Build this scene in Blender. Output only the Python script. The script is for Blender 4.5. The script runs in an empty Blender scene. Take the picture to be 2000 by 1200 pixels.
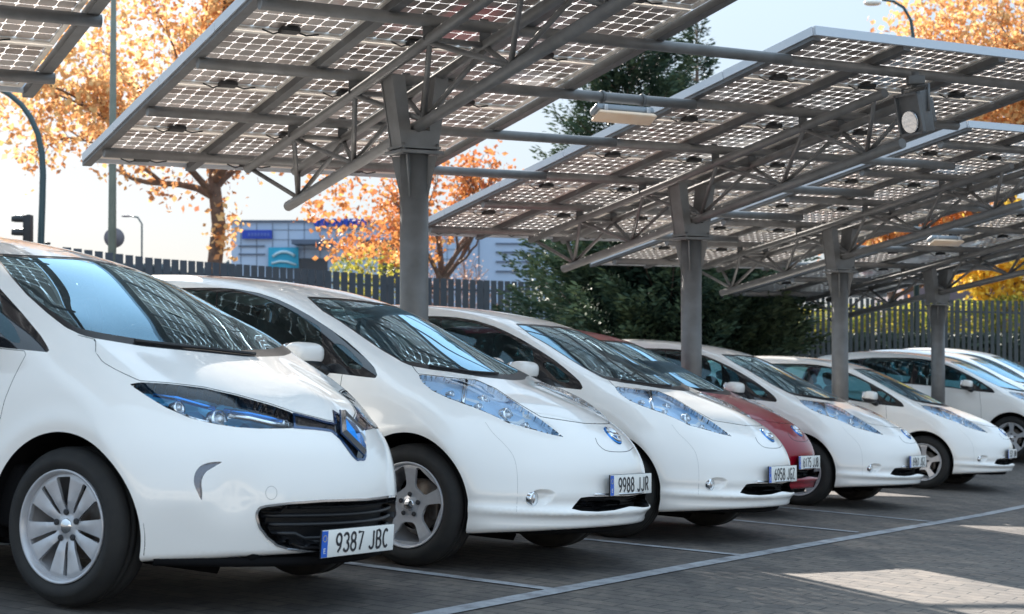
import bpy, bmesh, math, random
import numpy as np
from mathutils import Vector, Matrix
C = bpy.context.scene.collection
R = math.radians
# ------------------------------------------------------------------ camera, sky, sun, exposure
FPX, HOR = 3060.0, 632.0
PIT = math.atan((HOR - 600) / FPX)
cam_d = bpy.data.cameras.new('camera'); cam = bpy.data.objects.new('camera', cam_d); C.objects.link(cam)
cam_d.sensor_width = 36; cam_d.lens = FPX / 2000 * 36; cam_d.clip_start = .1; cam_d.clip_end = 4000
cam.location = (0, 0, 0); cam.rotation_euler = (math.pi / 2 + PIT, 0, 0)
cam_d.dof.use_dof = True; cam_d.dof.focus_distance = 8.6; cam_d.dof.aperture_fstop = 4.5
bpy.context.scene.camera = cam
SUN_AZ, SUN_EL = -22.0, 27.0        # azimuth from the view direction, clockwise positive
wd = bpy.data.worlds.new("World"); bpy.context.scene.world = wd; wd.use_nodes = True
nt = wd.node_tree; bg = nt.nodes['Background']
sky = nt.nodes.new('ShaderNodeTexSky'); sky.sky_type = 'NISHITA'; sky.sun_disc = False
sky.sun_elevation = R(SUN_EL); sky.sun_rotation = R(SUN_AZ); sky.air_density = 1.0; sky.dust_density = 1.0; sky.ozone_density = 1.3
# clear-sky radiance levelled off; added pale veil, brightest overhead, fills the shade below
def _vm(op, a, b):
    n = nt.nodes.new('ShaderNodeVectorMath'); n.operation = op
    for k, v in enumerate((a, b)):
        if hasattr(v, 'links'): nt.links.new(v, n.inputs[k])
        else: n.inputs[k].default_value = v
    return n.outputs[0]
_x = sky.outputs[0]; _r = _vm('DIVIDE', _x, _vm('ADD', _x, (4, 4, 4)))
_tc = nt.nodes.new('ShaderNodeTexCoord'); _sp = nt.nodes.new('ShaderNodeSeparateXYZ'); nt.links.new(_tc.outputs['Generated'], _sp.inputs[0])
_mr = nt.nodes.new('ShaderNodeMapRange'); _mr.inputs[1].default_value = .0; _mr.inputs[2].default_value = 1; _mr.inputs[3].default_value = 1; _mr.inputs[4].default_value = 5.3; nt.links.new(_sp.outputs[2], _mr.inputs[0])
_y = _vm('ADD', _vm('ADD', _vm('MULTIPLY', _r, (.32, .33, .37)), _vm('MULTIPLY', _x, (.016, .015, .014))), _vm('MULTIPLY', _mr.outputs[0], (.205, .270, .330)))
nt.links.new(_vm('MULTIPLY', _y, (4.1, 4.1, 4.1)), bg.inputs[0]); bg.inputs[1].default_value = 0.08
sl = bpy.data.lights.new('sun', 'SUN'); sl.energy = 5.0; sl.angle = R(.5); sl.color = (1, .93, .84)
so = bpy.data.objects.new('sun', sl); C.objects.link(so)
sd = Vector((math.sin(R(SUN_AZ)) * math.cos(R(SUN_EL)), math.cos(R(SUN_AZ)) * math.cos(R(SUN_EL)), math.sin(R(SUN_EL))))
so.rotation_euler = sd.to_track_quat('Z', 'Y').to_euler()
vs = bpy.context.scene.view_settings; vs.view_transform = 'Standard'; vs.look = 'None'; vs.exposure = 1.8; vs.gamma = 1
bpy.context.scene.cycles.max_bounces = 8
bpy.context.scene.cycles.transparent_max_bounces = 16

# ------------------------------------------------------------------ geometry of the place
def ray(px, py):
    v = np.array([(px - 1000) / FPX, 1.0, -(py - 600) / FPX]); c, s = math.cos(PIT), math.sin(PIT)
    return np.array([v[0], c * v[1] - s * v[2], s * v[1] + c * v[2]])
def at(px, py, Y):
    r = ray(px, py); return r * (Y / r[1])
def projv(P):
    c, s = math.cos(PIT), math.sin(PIT); y = c * P[:, 1] + s * P[:, 2]; z = -s * P[:, 1] + c * P[:, 2]
    return 1000 + FPX * P[:, 0] / y, 600 - FPX * z / y
def azv(a): a = R(a); return np.array([math.sin(a), math.cos(a), 0.0])
_a = ray(0, 742 - 56.8); _b = ray(2000, 742 + 56.8)
GN = np.cross(_a, _b); GN /= np.linalg.norm(GN); GN = GN if GN[2] > 0 else -GN      # normal of the sloping car park
EYE = .98
_s0 = np.array([-.137, 8.836]); _sd = azv(29.8)[:2]
def lift(x, y):     # the slope eases off behind the sixth car
    s = (x - _s0[0]) * _sd[0] + (y - _s0[1]) * _sd[1]
    return np.interp(s, [0, 2.5, 7.5, 12.5, 17, 22, 30, 60], [-.012, -.02, -.05, -.04, .24, .50, .85, 1.6])
def gz(x, y): return (-EYE - GN[0] * x - GN[1] * y) / GN[2] + lift(x, y)

# ------------------------------------------------------------------ object helpers
def tag(o, label=None, cat=None, group=None, kind=None):
    if label: o['label'] = label
    if cat: o['category'] = cat
    if group: o['group'] = group
    if kind: o['kind'] = kind
    return o
def empty(name, label, cat, group=None, M=None, loc=None):
    o = bpy.data.objects.new(name, None); C.objects.link(o); o.empty_display_size = .2
    if M is not None: o.matrix_world = M
    if loc is not None: o.location = loc
    return tag(o, label, cat, group)
def mesh_np(name, V, F, mats, parent=None, N=None, smooth=True, mi=None, uv=None):
    V = np.asarray(V, dtype=float); me = bpy.data.meshes.new(name)
    if isinstance(F, np.ndarray):
        used = np.unique(F); mp = np.full(len(V), -1); mp[used] = np.arange(len(used)); V = V[used]; F = mp[F]
        if N is not None: N = N[used]
        if uv is not None: uv = uv[used]
    me.from_pydata(V.tolist(), [], F.tolist() if isinstance(F, np.ndarray) else F)
    for m in (mats if isinstance(mats, (list, tuple)) else [mats]): me.materials.append(m)
    if mi is not None: me.polygons.foreach_set('material_index', np.asarray(mi, dtype=np.int32))
    if smooth: me.polygons.foreach_set('use_smooth', [True] * len(me.polygons))
    if uv is not None:
        l = me.uv_layers.new(name='uv'); idx = np.empty(len(me.loops), dtype=np.int32); me.loops.foreach_get('vertex_index', idx)
        l.data.foreach_set('uv', uv[idx].astype(np.float32).ravel())
    me.update()
    if N is not None: me.normals_split_custom_set_from_vertices(N.tolist())
    o = bpy.data.objects.new(name, me); C.objects.link(o)
    if parent is not None: o.parent = parent
    return o
def copy_tree(o, parent=None, swap=None, keep=lambda c: True):
    c = o.copy(); C.objects.link(c); c.parent = parent
    if swap and c.type == 'MESH':
        for i, sl_ in enumerate(c.material_slots):
            if sl_.material in swap: sl_.link = 'OBJECT'; sl_.material = swap[c.data.materials[i]]
    for ch in [k for k in o.children if keep(k)]: copy_tree(ch, c, swap, keep)
    return c
class MB:       # collects boxes, tubes and lathes, then links them as ONE mesh
    def __init__(s): s.v = []; s.f = []; s.m = []; s.sm = []
    def add(s, V, F, m=0, sm=False):
        b = len(s.v); s.v += [tuple(map(float, v)) for v in V]; s.f += [tuple(i + b for i in f) for f in F]
        s.m += [m] * len(F); s.sm += [sm] * len(F); return s
    def box(s, c, e, ax=None, m=0, bev=0.0, top=1.0):
        # c centre, e full sizes, ax three axis vectors
        c = np.array(c, float); ax = np.eye(3) if ax is None else np.array(ax, float); V = []
        if bev <= 0:
            for z in (-.5, .5):
                k = top if z > 0 else 1
                for y, x in ((-.5, -.5), (-.5, .5), (.5, .5), (.5, -.5)):
                    V.append(c + ax[0] * x * e[0] * k + ax[1] * y * e[1] * k + ax[2] * z * e[2])
            return s.add(V, [(0, 3, 2, 1), (4, 5, 6, 7), (0, 1, 5, 4), (1, 2, 6, 5), (2, 3, 7, 6), (3, 0, 4, 7)], m)
        bm = bmesh.new(); bmesh.ops.create_cube(bm, size=1)
        for v in bm.verts:
            k = top if v.co.z > 0 else 1; v.co = Vector((v.co.x * e[0] * k, v.co.y * e[1] * k, v.co.z * e[2]))
        bmesh.ops.bevel(bm, geom=bm.edges[:], offset=bev, segments=2, affect='EDGES', profile=.5)
        bm.verts.index_update(); V = [c + ax[0] * v.co.x + ax[1] * v.co.y + ax[2] * v.co.z for v in bm.verts]
        s.add(V, [tuple(v.index for v in f.verts) for f in bm.faces], m, True); bm.free(); return s
    def tube(s, pts, r, seg=10, m=0, caps=True, ref=None):
        pts = [np.array(p, float) for p in pts]; rr = r if isinstance(r, (list, tuple, np.ndarray)) else [r] * len(pts)
        V = []; prev = None
        for i, p in enumerate(pts):
            t = pts[min(i + 1, len(pts) - 1)] - pts[max(i - 1, 0)]; t = t / (np.linalg.norm(t) + 1e-9)
            if prev is None:
                u = np.cross(t, [0, 0, 1] if abs(t[2]) < .9 else [1, 0, 0])
            else: u = prev - t * (prev @ t)
            u /= np.linalg.norm(u) + 1e-9; prev = u; w = np.cross(t, u)
            for k in range(seg):
                a = 2 * math.pi * k / seg; V.append(p + (u * math.cos(a) + w * math.sin(a)) * rr[i])
        F = [(i * seg + k, i * seg + (k + 1) % seg, (i + 1) * seg + (k + 1) % seg, (i + 1) * seg + k) for i in range(len(pts) - 1) for k in range(seg)]
        b = len(s.f); s.add(V, F, m, True)
        if caps:
            base = len(s.v) - len(V)
            s.f += [tuple(base + k for k in range(seg))[::-1], tuple(base + (len(pts) - 1) * seg + k for k in range(seg))]; s.m += [m, m]; s.sm += [False, False]
        return s
    def lathe(s, prof, c=(0, 0, 0), ax=None, seg=32, m=0, sm=True, a0=0, a1=2 * math.pi, sx=1, sy=1):
        # prof list of (radius, height along ax[2])
        c = np.array(c, float); ax = np.eye(3) if ax is None else np.array(ax, float); V = []; full = abs(a1 - a0 - 2 * math.pi) < 1e-6
        n = seg if full else seg + 1
        for r_, h_ in prof:
            for k in range(n):
                a = a0 + (a1 - a0) * k / seg; V.append(c + ax[0] * math.cos(a) * r_ * sx + ax[1] * math.sin(a) * r_ * sy + ax[2] * h_)
        F = []
        for i in range(len(prof) - 1):
            for k in range(seg):
                k2 = (k + 1) % n if full else k + 1
                F.append((i * n + k, i * n + k2, (i + 1) * n + k2, (i + 1) * n + k))
        return s.add(V, F, m, sm)
    def prism(s, poly, c, ax, t, m=0):      # poly 2-D outline in ax[0], ax[1]; thickness t along ax[2]
        c = np.array(c, float); ax = np.array(ax, float); n = len(poly)
        V = [c + ax[0] * p[0] + ax[1] * p[1] + ax[2] * z for z in (-t / 2, t / 2) for p in poly]
        F = [tuple(range(n))[::-1], tuple(range(n, 2 * n))] + [(i, (i + 1) % n, n + (i + 1) % n, n + i) for i in range(n)]
        return s.add(V, F, m)
    def build(s, name, mats, parent=None, M=None):
        me = bpy.data.meshes.new(name); me.from_pydata(s.v, [], s.f)
        for mt in (mats if isinstance(mats, (list, tuple)) else [mats]): me.materials.append(mt)
        me.polygons.foreach_set('material_index', s.m); me.polygons.foreach_set('use_smooth', s.sm); me.update()
        o = bpy.data.objects.new(name, me); C.objects.link(o)
        if parent is not None: o.parent = parent
        if M is not None: o.matrix_world = M
        return o

# ------------------------------------------------------------------ materials
def mat(name, col=(.5, .5, .5), rough=.5, metal=0, coat=0, spec=.5, noise=None, bump=None, emis=None):
    m = bpy.data.materials.new(name); m.use_nodes = True; t = m.node_tree; b = t.nodes['Principled BSDF']
    b.inputs['Base Color'].default_value = (*col, 1); b.inputs['Roughness'].default_value = rough; b.inputs['Metallic'].default_value = metal
    b.inputs['Coat Weight'].default_value = coat; b.inputs['Coat Roughness'].default_value = .03; b.inputs['Specular IOR Level'].default_value = spec
    if noise:       # (scale, amount, second colour)
        tc = t.nodes.new('ShaderNodeTexCoord'); n = t.nodes.new('ShaderNodeTexNoise'); n.inputs['Scale'].default_value = noise[0]; n.inputs['Detail'].default_value = 6
        r = t.nodes.new('ShaderNodeValToRGB'); r.color_ramp.elements[0].position = .5 - noise[1]; r.color_ramp.elements[1].position = .5 + noise[1]
        r.color_ramp.elements[0].color = (*col, 1); r.color_ramp.elements[1].color = (*noise[2], 1)
        t.links.new(tc.outputs['Object'], n.inputs['Vector']); t.links.new(n.outputs['Fac'], r.inputs['Fac']); t.links.new(r.outputs['Color'], b.inputs['Base Color'])
    if bump:
        tc = t.nodes.new('ShaderNodeTexCoord'); n = t.nodes.new('ShaderNodeTexNoise'); n.inputs['Scale'].default_value = bump[0]; n.inputs['Detail'].default_value = 4
        bp = t.nodes.new('ShaderNodeBump'); bp.inputs['Strength'].default_value = bump[1]; bp.inputs['Distance'].default_value = bump[2]
        t.links.new(tc.outputs['Object'], n.inputs['Vector']); t.links.new(n.outputs['Fac'], bp.inputs['Height']); t.links.new(bp.outputs['Normal'], b.inputs['Normal'])
    if emis: b.inputs['Emission Color'].default_value = (*emis[0], 1); b.inputs['Emission Strength'].default_value = emis[1]
    return m
def glass_mat(name, tint=(.55, .7, .66), rough=0.0, refl=1.0, dust=0.0, rc=(1, 1, 1)):
    m = bpy.data.materials.new(name); m.use_nodes = True; t = m.node_tree; t.nodes.remove(t.nodes['Principled BSDF']); out = t.nodes['Material Output']
    tr = t.nodes.new('ShaderNodeBsdfTransparent'); tr.inputs[0].default_value = (*tint, 1)
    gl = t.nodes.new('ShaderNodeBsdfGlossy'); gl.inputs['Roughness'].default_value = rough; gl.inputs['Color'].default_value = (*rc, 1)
    fr = t.nodes.new('ShaderNodeFresnel'); fr.inputs['IOR'].default_value = 1.5
    mu = t.nodes.new('ShaderNodeMath'); mu.operation = 'MULTIPLY'; mu.inputs[1].default_value = refl; mu.use_clamp = True
    mx = t.nodes.new('ShaderNodeMixShader'); t.links.new(fr.outputs[0], mu.inputs[0]); t.links.new(mu.outputs[0], mx.inputs[0]); t.links.new(tr.outputs[0], mx.inputs[1]); t.links.new(gl.outputs[0], mx.inputs[2])
    last = mx
    if dust:
        di = t.nodes.new('ShaderNodeBsdfDiffuse'); di.inputs[0].default_value = (.6, .6, .58, 1)
        n = t.nodes.new('ShaderNodeTexNoise'); n.inputs['Scale'].default_value = 9; n.inputs['Detail'].default_value = 8; tc = t.nodes.new('ShaderNodeTexCoord')
        mr = t.nodes.new('ShaderNodeMapRange'); mr.inputs[1].default_value = .3; mr.inputs[2].default_value = .8; mr.inputs[3].default_value = dust * .4; mr.inputs[4].default_value = dust * 1.6
        t.links.new(tc.outputs['Object'], n.inputs['Vector']); t.links.new(n.outputs['Fac'], mr.inputs[0])
        m2 = t.nodes.new('ShaderNodeMixShader'); t.links.new(mr.outputs[0], m2.inputs[0]); t.links.new(mx.outputs[0], m2.inputs[1]); t.links.new(di.outputs[0], m2.inputs[2]); last = m2
    t.links.new(last.outputs[0], out.inputs[0]); return m
M_white = mat('white_paint', (.86, .845, .82), .3, 0, .9)
M_red = mat('wine_red_paint', (.24, .002, .014), .3, .0, .5, .3)
M_gap = mat('panel_gap', (.03, .03, .035), .8)
M_black = mat('black_plastic', (.012, .013, .016), .45, bump=(60, .15, .002))
M_gloss = mat('gloss_black_trim', (.012, .013, .016), .08, 0, .5)
M_well = mat('wheel_well_felt', (.008, .008, .009), .95, spec=.1)
M_tyre = mat('tyre_rubber', (.011, .011, .012), .8, bump=(90, .2, .002), noise=(14, .2, (.02, .019, .018)))
M_alloy = mat('alloy_wheel', (.50, .51, .54), .30, .3, noise=(18, .2, (.43, .43, .45)))
M_brake = mat('brake_metal', (.20, .19, .18), .5, .8, noise=(20, .2, (.12, .08, .06)))
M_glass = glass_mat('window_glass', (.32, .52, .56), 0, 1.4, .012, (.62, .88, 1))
M_wind = glass_mat('windscreen_glass', (.42, .60, .68), 0, 2.6, .03, (.50, .80, 1))  # blue reflection colour here and above stands in for a bluer sky
M_lens = glass_mat('lamp_lens', (.97, .99, 1), 0, .8)
M_chrome = mat('chrome', (.75, .77, .80), .08, 1)
M_blue = mat('blue_chrome', (.03, .22, .60), .12, 1)
M_bluedk = mat('dark_blue_gloss', (.012, .05, .14), .10, .5, .8)
M_seat = mat('seat_cloth', (.16, .17, .16), .9, noise=(40, .2, (.12, .125, .12)))
M_dash = mat('dashboard', (.045, .047, .052), .7)
M_cabin = mat('cabin_trim', (.07, .072, .075), .85)
M_plate = mat('plate_white', (.78, .78, .75), .35)
M_pblue = mat('plate_blue', (.02, .12, .55), .35)
M_ink = mat('plate_ink', (.02, .02, .025), .5)
# ------------------------------------------------------------------ cars: smooth body shells
def spl(pts):       # natural cubic spline through points
    x = np.array([p[0] for p in pts], float); y = np.array([p[1] for p in pts], float); n = len(x); h = np.diff(x)
    A = np.eye(n); b = np.zeros(n)
    for i in range(1, n - 1):
        A[i, i - 1] = h[i - 1]; A[i, i] = 2 * (h[i - 1] + h[i]); A[i, i + 1] = h[i]; b[i] = 3 * ((y[i + 1] - y[i]) / h[i] - (y[i] - y[i - 1]) / h[i - 1])
    c = np.linalg.solve(A, b)
    def f(t):
        t = np.asarray(t, float); tc = np.clip(t, x[0], x[-1]); i = np.clip(np.searchsorted(x, tc) - 1, 0, n - 2); d = tc - x[i]; hh = h[i]
        bb = (y[i + 1] - y[i]) / hh - hh * (2 * c[i] + c[i + 1]) / 3; dd = (c[i + 1] - c[i]) / (3 * hh)
        v = y[i] + bb * d + c[i] * d * d + dd * d ** 3
        s0 = (y[1] - y[0]) / h[0]; s1 = (y[-1] - y[-2]) / h[-1]
        return v + np.where(t < x[0], (t - x[0]) * s0, 0) + np.where(t > x[-1], (t - x[-1]) * s1, 0)
    return f
def sst(e0, e1, x): t = np.clip((x - e0) / (e1 - e0), 0, 1); return t * t * (3 - 2 * t)
def smax(a, b, r): return np.minimum(np.maximum(a, b), -r) + np.sqrt(np.maximum(a + r, 0) ** 2 + np.maximum(b + r, 0) ** 2)
def body_field(S):
    P = spl(S['top']); X = spl(S['nose']); W = spl(S['side']); XR = spl(S['rear'])
    def F(x, y, z):
        a = np.abs(y); K = S['kw'] + (S['kn'] - S['kw']) * sst(-.35, .45, x)
        xs = x + K * a * a
        sl = (P(xs + .02) - P(xs - .02)) / .04
        crown = S['crown'] * (1 - .6 * sst(-.5, .3, x)) * a ** 2.4 / .4
        bul = sum(h * np.exp(-((x - cx) / wx) ** 2 - ((a - ca) / wa) ** 2) for h, cx, wx, ca, wa in S['bulge'])
        top = (z - P(xs) + crown - bul) / np.sqrt(1 + sl ** 2)
        xn = x + S['kn'] * a * a
        dent = sum(d_ * np.exp(-((a - ca) / wa) ** 2 - ((z - cz) / wz) ** 2) for d_, ca, wa, cz, wz in S.get('dent', []))
        k2_, k6_ = S.get('plan', (S['kn'], 0)); xn = x + k2_ * a * a + k6_ * a ** 6; fr = (xn - X(z) + dent) / np.sqrt(1 + (2 * k2_ * a + 6 * k6_ * a ** 5) ** 2)
        rr = sum(.010 * np.exp(-((np.sqrt((x - c) ** 2 + (z - .31) ** 2) - .41) / .05) ** 2) for c in (0, -S['wb']))
        w = W(z) - S['taper'] * ((x + 1.35) / 2) ** 2 + rr - .012 * np.exp(-((z - .50) / .10) ** 2) * sst(-.45, -.7, x) * sst(-2.3, -2.0, x)
        side = a - w
        re = (XR(z) + .42 * a * a - x) / np.sqrt(1 + (.84 * a) ** 2)
        bot = (S['zb'] + .1 * np.maximum(0, x - .3) + .08 * np.maximum(0, -x - 2.9)) - z
        f = smax(top, side, S['r1']); f = smax(f, fr, .07); f = smax(f, re, .08); f = smax(f, bot, .025)
        return f
    return F
def surface_net(F, lo, hi, h):
    n = [int(math.ceil((hi[i] - lo[i]) / h)) + 1 for i in range(3)]
    ax = [lo[i] + h * np.arange(n[i]) for i in range(3)]
    G = np.empty(n, dtype=np.float32)
    for i in range(n[0]):
        yy, zz = np.meshgrid(ax[1], ax[2], indexing='ij'); G[i] = F(np.full_like(yy, ax[0][i]), yy, zz)
    s = G < 0; c = s[:-1, :-1, :-1].astype(np.int8)
    tot = sum(s[i:n[0] - 1 + i, j:n[1] - 1 + j, k:n[2] - 1 + k].astype(np.int8) for i in (0, 1) for j in (0, 1) for k in (0, 1))
    act = (tot > 0) & (tot < 8); idx = np.full(act.shape, -1, dtype=np.int64); idx[act] = np.arange(act.sum())
    I = np.argwhere(act); V = np.array([lo[0], lo[1], lo[2]]) + h * (I + .5)
    Q = []
    for d in range(3):      # every grid edge that crosses the surface gives a quad
        sl0 = [slice(None)] * 3; sl1 = [slice(None)] * 3; sl0[d] = slice(0, -1); sl1[d] = slice(1, None)
        cr = s[tuple(sl0)] != s[tuple(sl1)]; E_ = np.argwhere(cr); o1, o2 = [(1, 2), (2, 0), (0, 1)][d]
        ok = (E_[:, o1] > 0) & (E_[:, o2] > 0) & (E_[:, o1] < n[o1] - 1) & (E_[:, o2] < n[o2] - 1); E_ = E_[ok]
        def cell(a, b):
            q = E_.copy(); q[:, o1] -= a; q[:, o2] -= b; return idx[q[:, 0], q[:, 1], q[:, 2]]
        q = np.stack([cell(1, 1), cell(0, 1), cell(0, 0), cell(1, 0)], 1)
        ins = s[E_[:, 0], E_[:, 1], E_[:, 2]]; q[~ins] = q[~ins][:, ::-1]; Q.append(q)
    Q = np.concatenate(Q)
    def grad(V):
        e = .004; g = np.stack([F(V[:, 0] + e * (k == 0), V[:, 1] + e * (k == 1), V[:, 2] + e * (k == 2)) - F(V[:, 0] - e * (k == 0), V[:, 1] - e * (k == 1), V[:, 2] - e * (k == 2)) for k in range(3)], 1) / (2 * e)
        return g
    # relax along the surface, then pull on to it
    for it in range(6):
        if it in (0, 2, 4):
            acc = np.zeros_like(V); cnt = np.zeros(len(V))
            for k in range(4):
                np.add.at(acc, Q[:, k], V[Q[:, (k + 1) % 4]]); np.add.at(cnt, Q[:, k], 1); np.add.at(acc, Q[:, k], V[Q[:, (k + 3) % 4]]); np.add.at(cnt, Q[:, k], 1)
            V = .4 * V + .6 * acc / cnt[:, None]
        g = grad(V); f = F(V[:, 0], V[:, 1], V[:, 2]); V = V - g * np.clip(f / ((g ** 2).sum(1) + 1e-6), -.03, .03)[:, None]
    g = grad(V); N = g / (np.linalg.norm(g, axis=1)[:, None] + 1e-9)
    T = np.concatenate([Q[:, [0, 1, 2]], Q[:, [0, 2, 3]]])
    return V, N, T
class Shell:
    def __init__(s, V, N): s.V = V; s.N = N; s.cache = {}
    def cut(s, T, g):
        """split triangles T along g = 0; returns inside (g<0), outside"""
        g = np.where(np.abs(g) < 1e-5, 1e-5, g); neg = g[T] < 0; k = neg.sum(1)
        ins = [T[k == 3]]; out = [T[k == 0]]
        for kk in (1, 2):
            t = T[k == kk]
            if len(t) == 0: continue
            lone = np.argmax(neg[k == kk] == (kk == 1), axis=1); r = np.arange(len(t))
            A, B, Cc = t[r, lone], t[r, (lone + 1) % 3], t[r, (lone + 2) % 3]
            E_ = np.concatenate([np.stack([A, B], 1), np.stack([A, Cc], 1)]); key = np.sort(E_, 1)
            u, inv = np.unique(key, axis=0, return_inverse=True); inv = inv.ravel()
            w = g[u[:, 0]] / (g[u[:, 0]] - g[u[:, 1]]); base = len(s.V)
            nv = s.V[u[:, 0]] * (1 - w)[:, None] + s.V[u[:, 1]] * w[:, None]; nn = s.N[u[:, 0]] * (1 - w)[:, None] + s.N[u[:, 1]] * w[:, None]
            nn /= np.linalg.norm(nn, axis=1)[:, None] + 1e-9
            s.V = np.concatenate([s.V, nv]); s.N = np.concatenate([s.N, nn]); g = np.concatenate([g, np.full(len(nv), 1e-5)])
            AB = base + inv[:len(t)]; AC = base + inv[len(t):]
            one = np.stack([A, AB, AC], 1); two = np.concatenate([np.stack([AB, B, Cc], 1), np.stack([AB, Cc, AC], 1)])
            (ins if kk == 1 else out).append(one); (out if kk == 1 else ins).append(two)
        return np.concatenate(ins), np.concatenate(out)
    def rim(s, T, depth, keep=None, direc=None):
        """a wall from the open edge of T inwards along the normal"""
        E_ = np.concatenate([T[:, [0, 1]], T[:, [1, 2]], T[:, [2, 0]]]); key = np.sort(E_, 1)
        u, inv, cnt = np.unique(key, axis=0, return_inverse=True, return_counts=True); b = E_[cnt[inv.ravel()] == 1]
        if keep is not None: b = b[keep(s.V[b[:, 0]])]
        us, iv = np.unique(b, return_inverse=True); iv = iv.reshape(b.shape); P0 = s.V[us]; P1 = P0 - s.N[us] * depth if direc is None else P0 + np.array(direc)
        return np.concatenate([P0, P1]), np.stack([iv[:, 0], iv[:, 1], iv[:, 1] + len(us), iv[:, 0] + len(us)], 1)[:, ::-1]
def smooth_poly(pts, n=4, closed=True):
    p = np.array(pts, float); m = len(p); o = []
    for i in range(m if closed else m - 1):
        a, b, c, d = (p[(i - 1) % m], p[i], p[(i + 1) % m], p[(i + 2) % m]) if closed else (p[max(i - 1, 0)], p[i], p[i + 1], p[min(i + 2, m - 1)])
        # centripetal-ish: damp the tangents where neighbours are far apart
        L = np.linalg.norm(c - b) + 1e-9; t1 = (c - a); t2 = (d - b); t1 = t1 / (np.linalg.norm(t1) + 1e-9) * L; t2 = t2 / (np.linalg.norm(t2) + 1e-9) * L
        k1 = max(0., (t1 @ (c - b)) / L / L); k2 = max(0., (t2 @ (c - b)) / L / L); t1 = t1 * k1 ** 2; t2 = t2 * k2 ** 2
        for k in range(n):
            t = k / n; o.append((2 * t ** 3 - 3 * t * t + 1) * b + (t ** 3 - 2 * t * t + t) * t1 + (-2 * t ** 3 + 3 * t * t) * c + (t ** 3 - t * t) * t2)
    if not closed: o.append(p[-1])
    return np.array(o)
def ray_hit(cs, px, py):
    # exact point of the body under a pixel of the reference view
    d = cs.B @ ray(px, py); o = cs.B @ (-cs.O); ts = np.linspace(3, 14, 1100); P = o + ts[:, None] * d; f = cs.F(P[:, 0], P[:, 1], P[:, 2]); k = int(np.argmax(f < 0))
    if k == 0: return None
    a, b = ts[k - 1], ts[k]
    for _ in range(25):
        m = (a + b) / 2; q = o + m * d
        if cs.F(q[0:1], q[1:2], q[2:3])[0] < 0: b = m
        else: a = m
    q = o + a * d; e = .003; n = np.array([cs.F(q[0:1] + e * (i == 0), q[1:2] + e * (i == 1), q[2:3] + e * (i == 2))[0] - cs.F(q[0:1] - e * (i == 0), q[1:2] - e * (i == 1), q[2:3] - e * (i == 2))[0] for i in range(3)]); return q, n / np.linalg.norm(n)
def seg_dist(U, V_, poly, closed=True):
    d = np.full(U.shape, 1e9); n = len(poly); inside = np.zeros(U.shape, bool)
    for i in range(n if closed else n - 1):
        a = poly[i]; b = poly[(i + 1) % n]; ex, ey = b - a; px, py = U - a[0], V_ - a[1]
        t = np.clip((px * ex + py * ey) / (ex * ex + ey * ey + 1e-12), 0, 1); d = np.minimum(d, (px - t * ex) ** 2 + (py - t * ey) ** 2)
        if closed:
            c = ((a[1] > V_) != (b[1] > V_)) & (U < (b[0] - a[0]) * (V_ - a[1]) / ((b[1] - a[1]) if abs(b[1] - a[1]) > 1e-12 else 1e-12) + a[0]); inside ^= c
    d = np.sqrt(d)
    return np.where(inside, -d, d) if closed else d
def car_pose(X, Y, azF, dz=None):
    O = np.array([X, Y, gz(X, Y)]);
    if dz is not None: O[2] += dz
    F = azv(azF); F = F - GN * (F @ GN); F /= np.linalg.norm(F); L = np.cross(GN, F); return O, np.array([F, L, GN])
def pose_matrix(ps):
    O, B = ps; M = Matrix.Identity(4)
    for i in range(3):
        for j in range(3): M[j][i] = B[i][j]
        M[i][3] = O[i]
    return M
PT = {}
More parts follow.
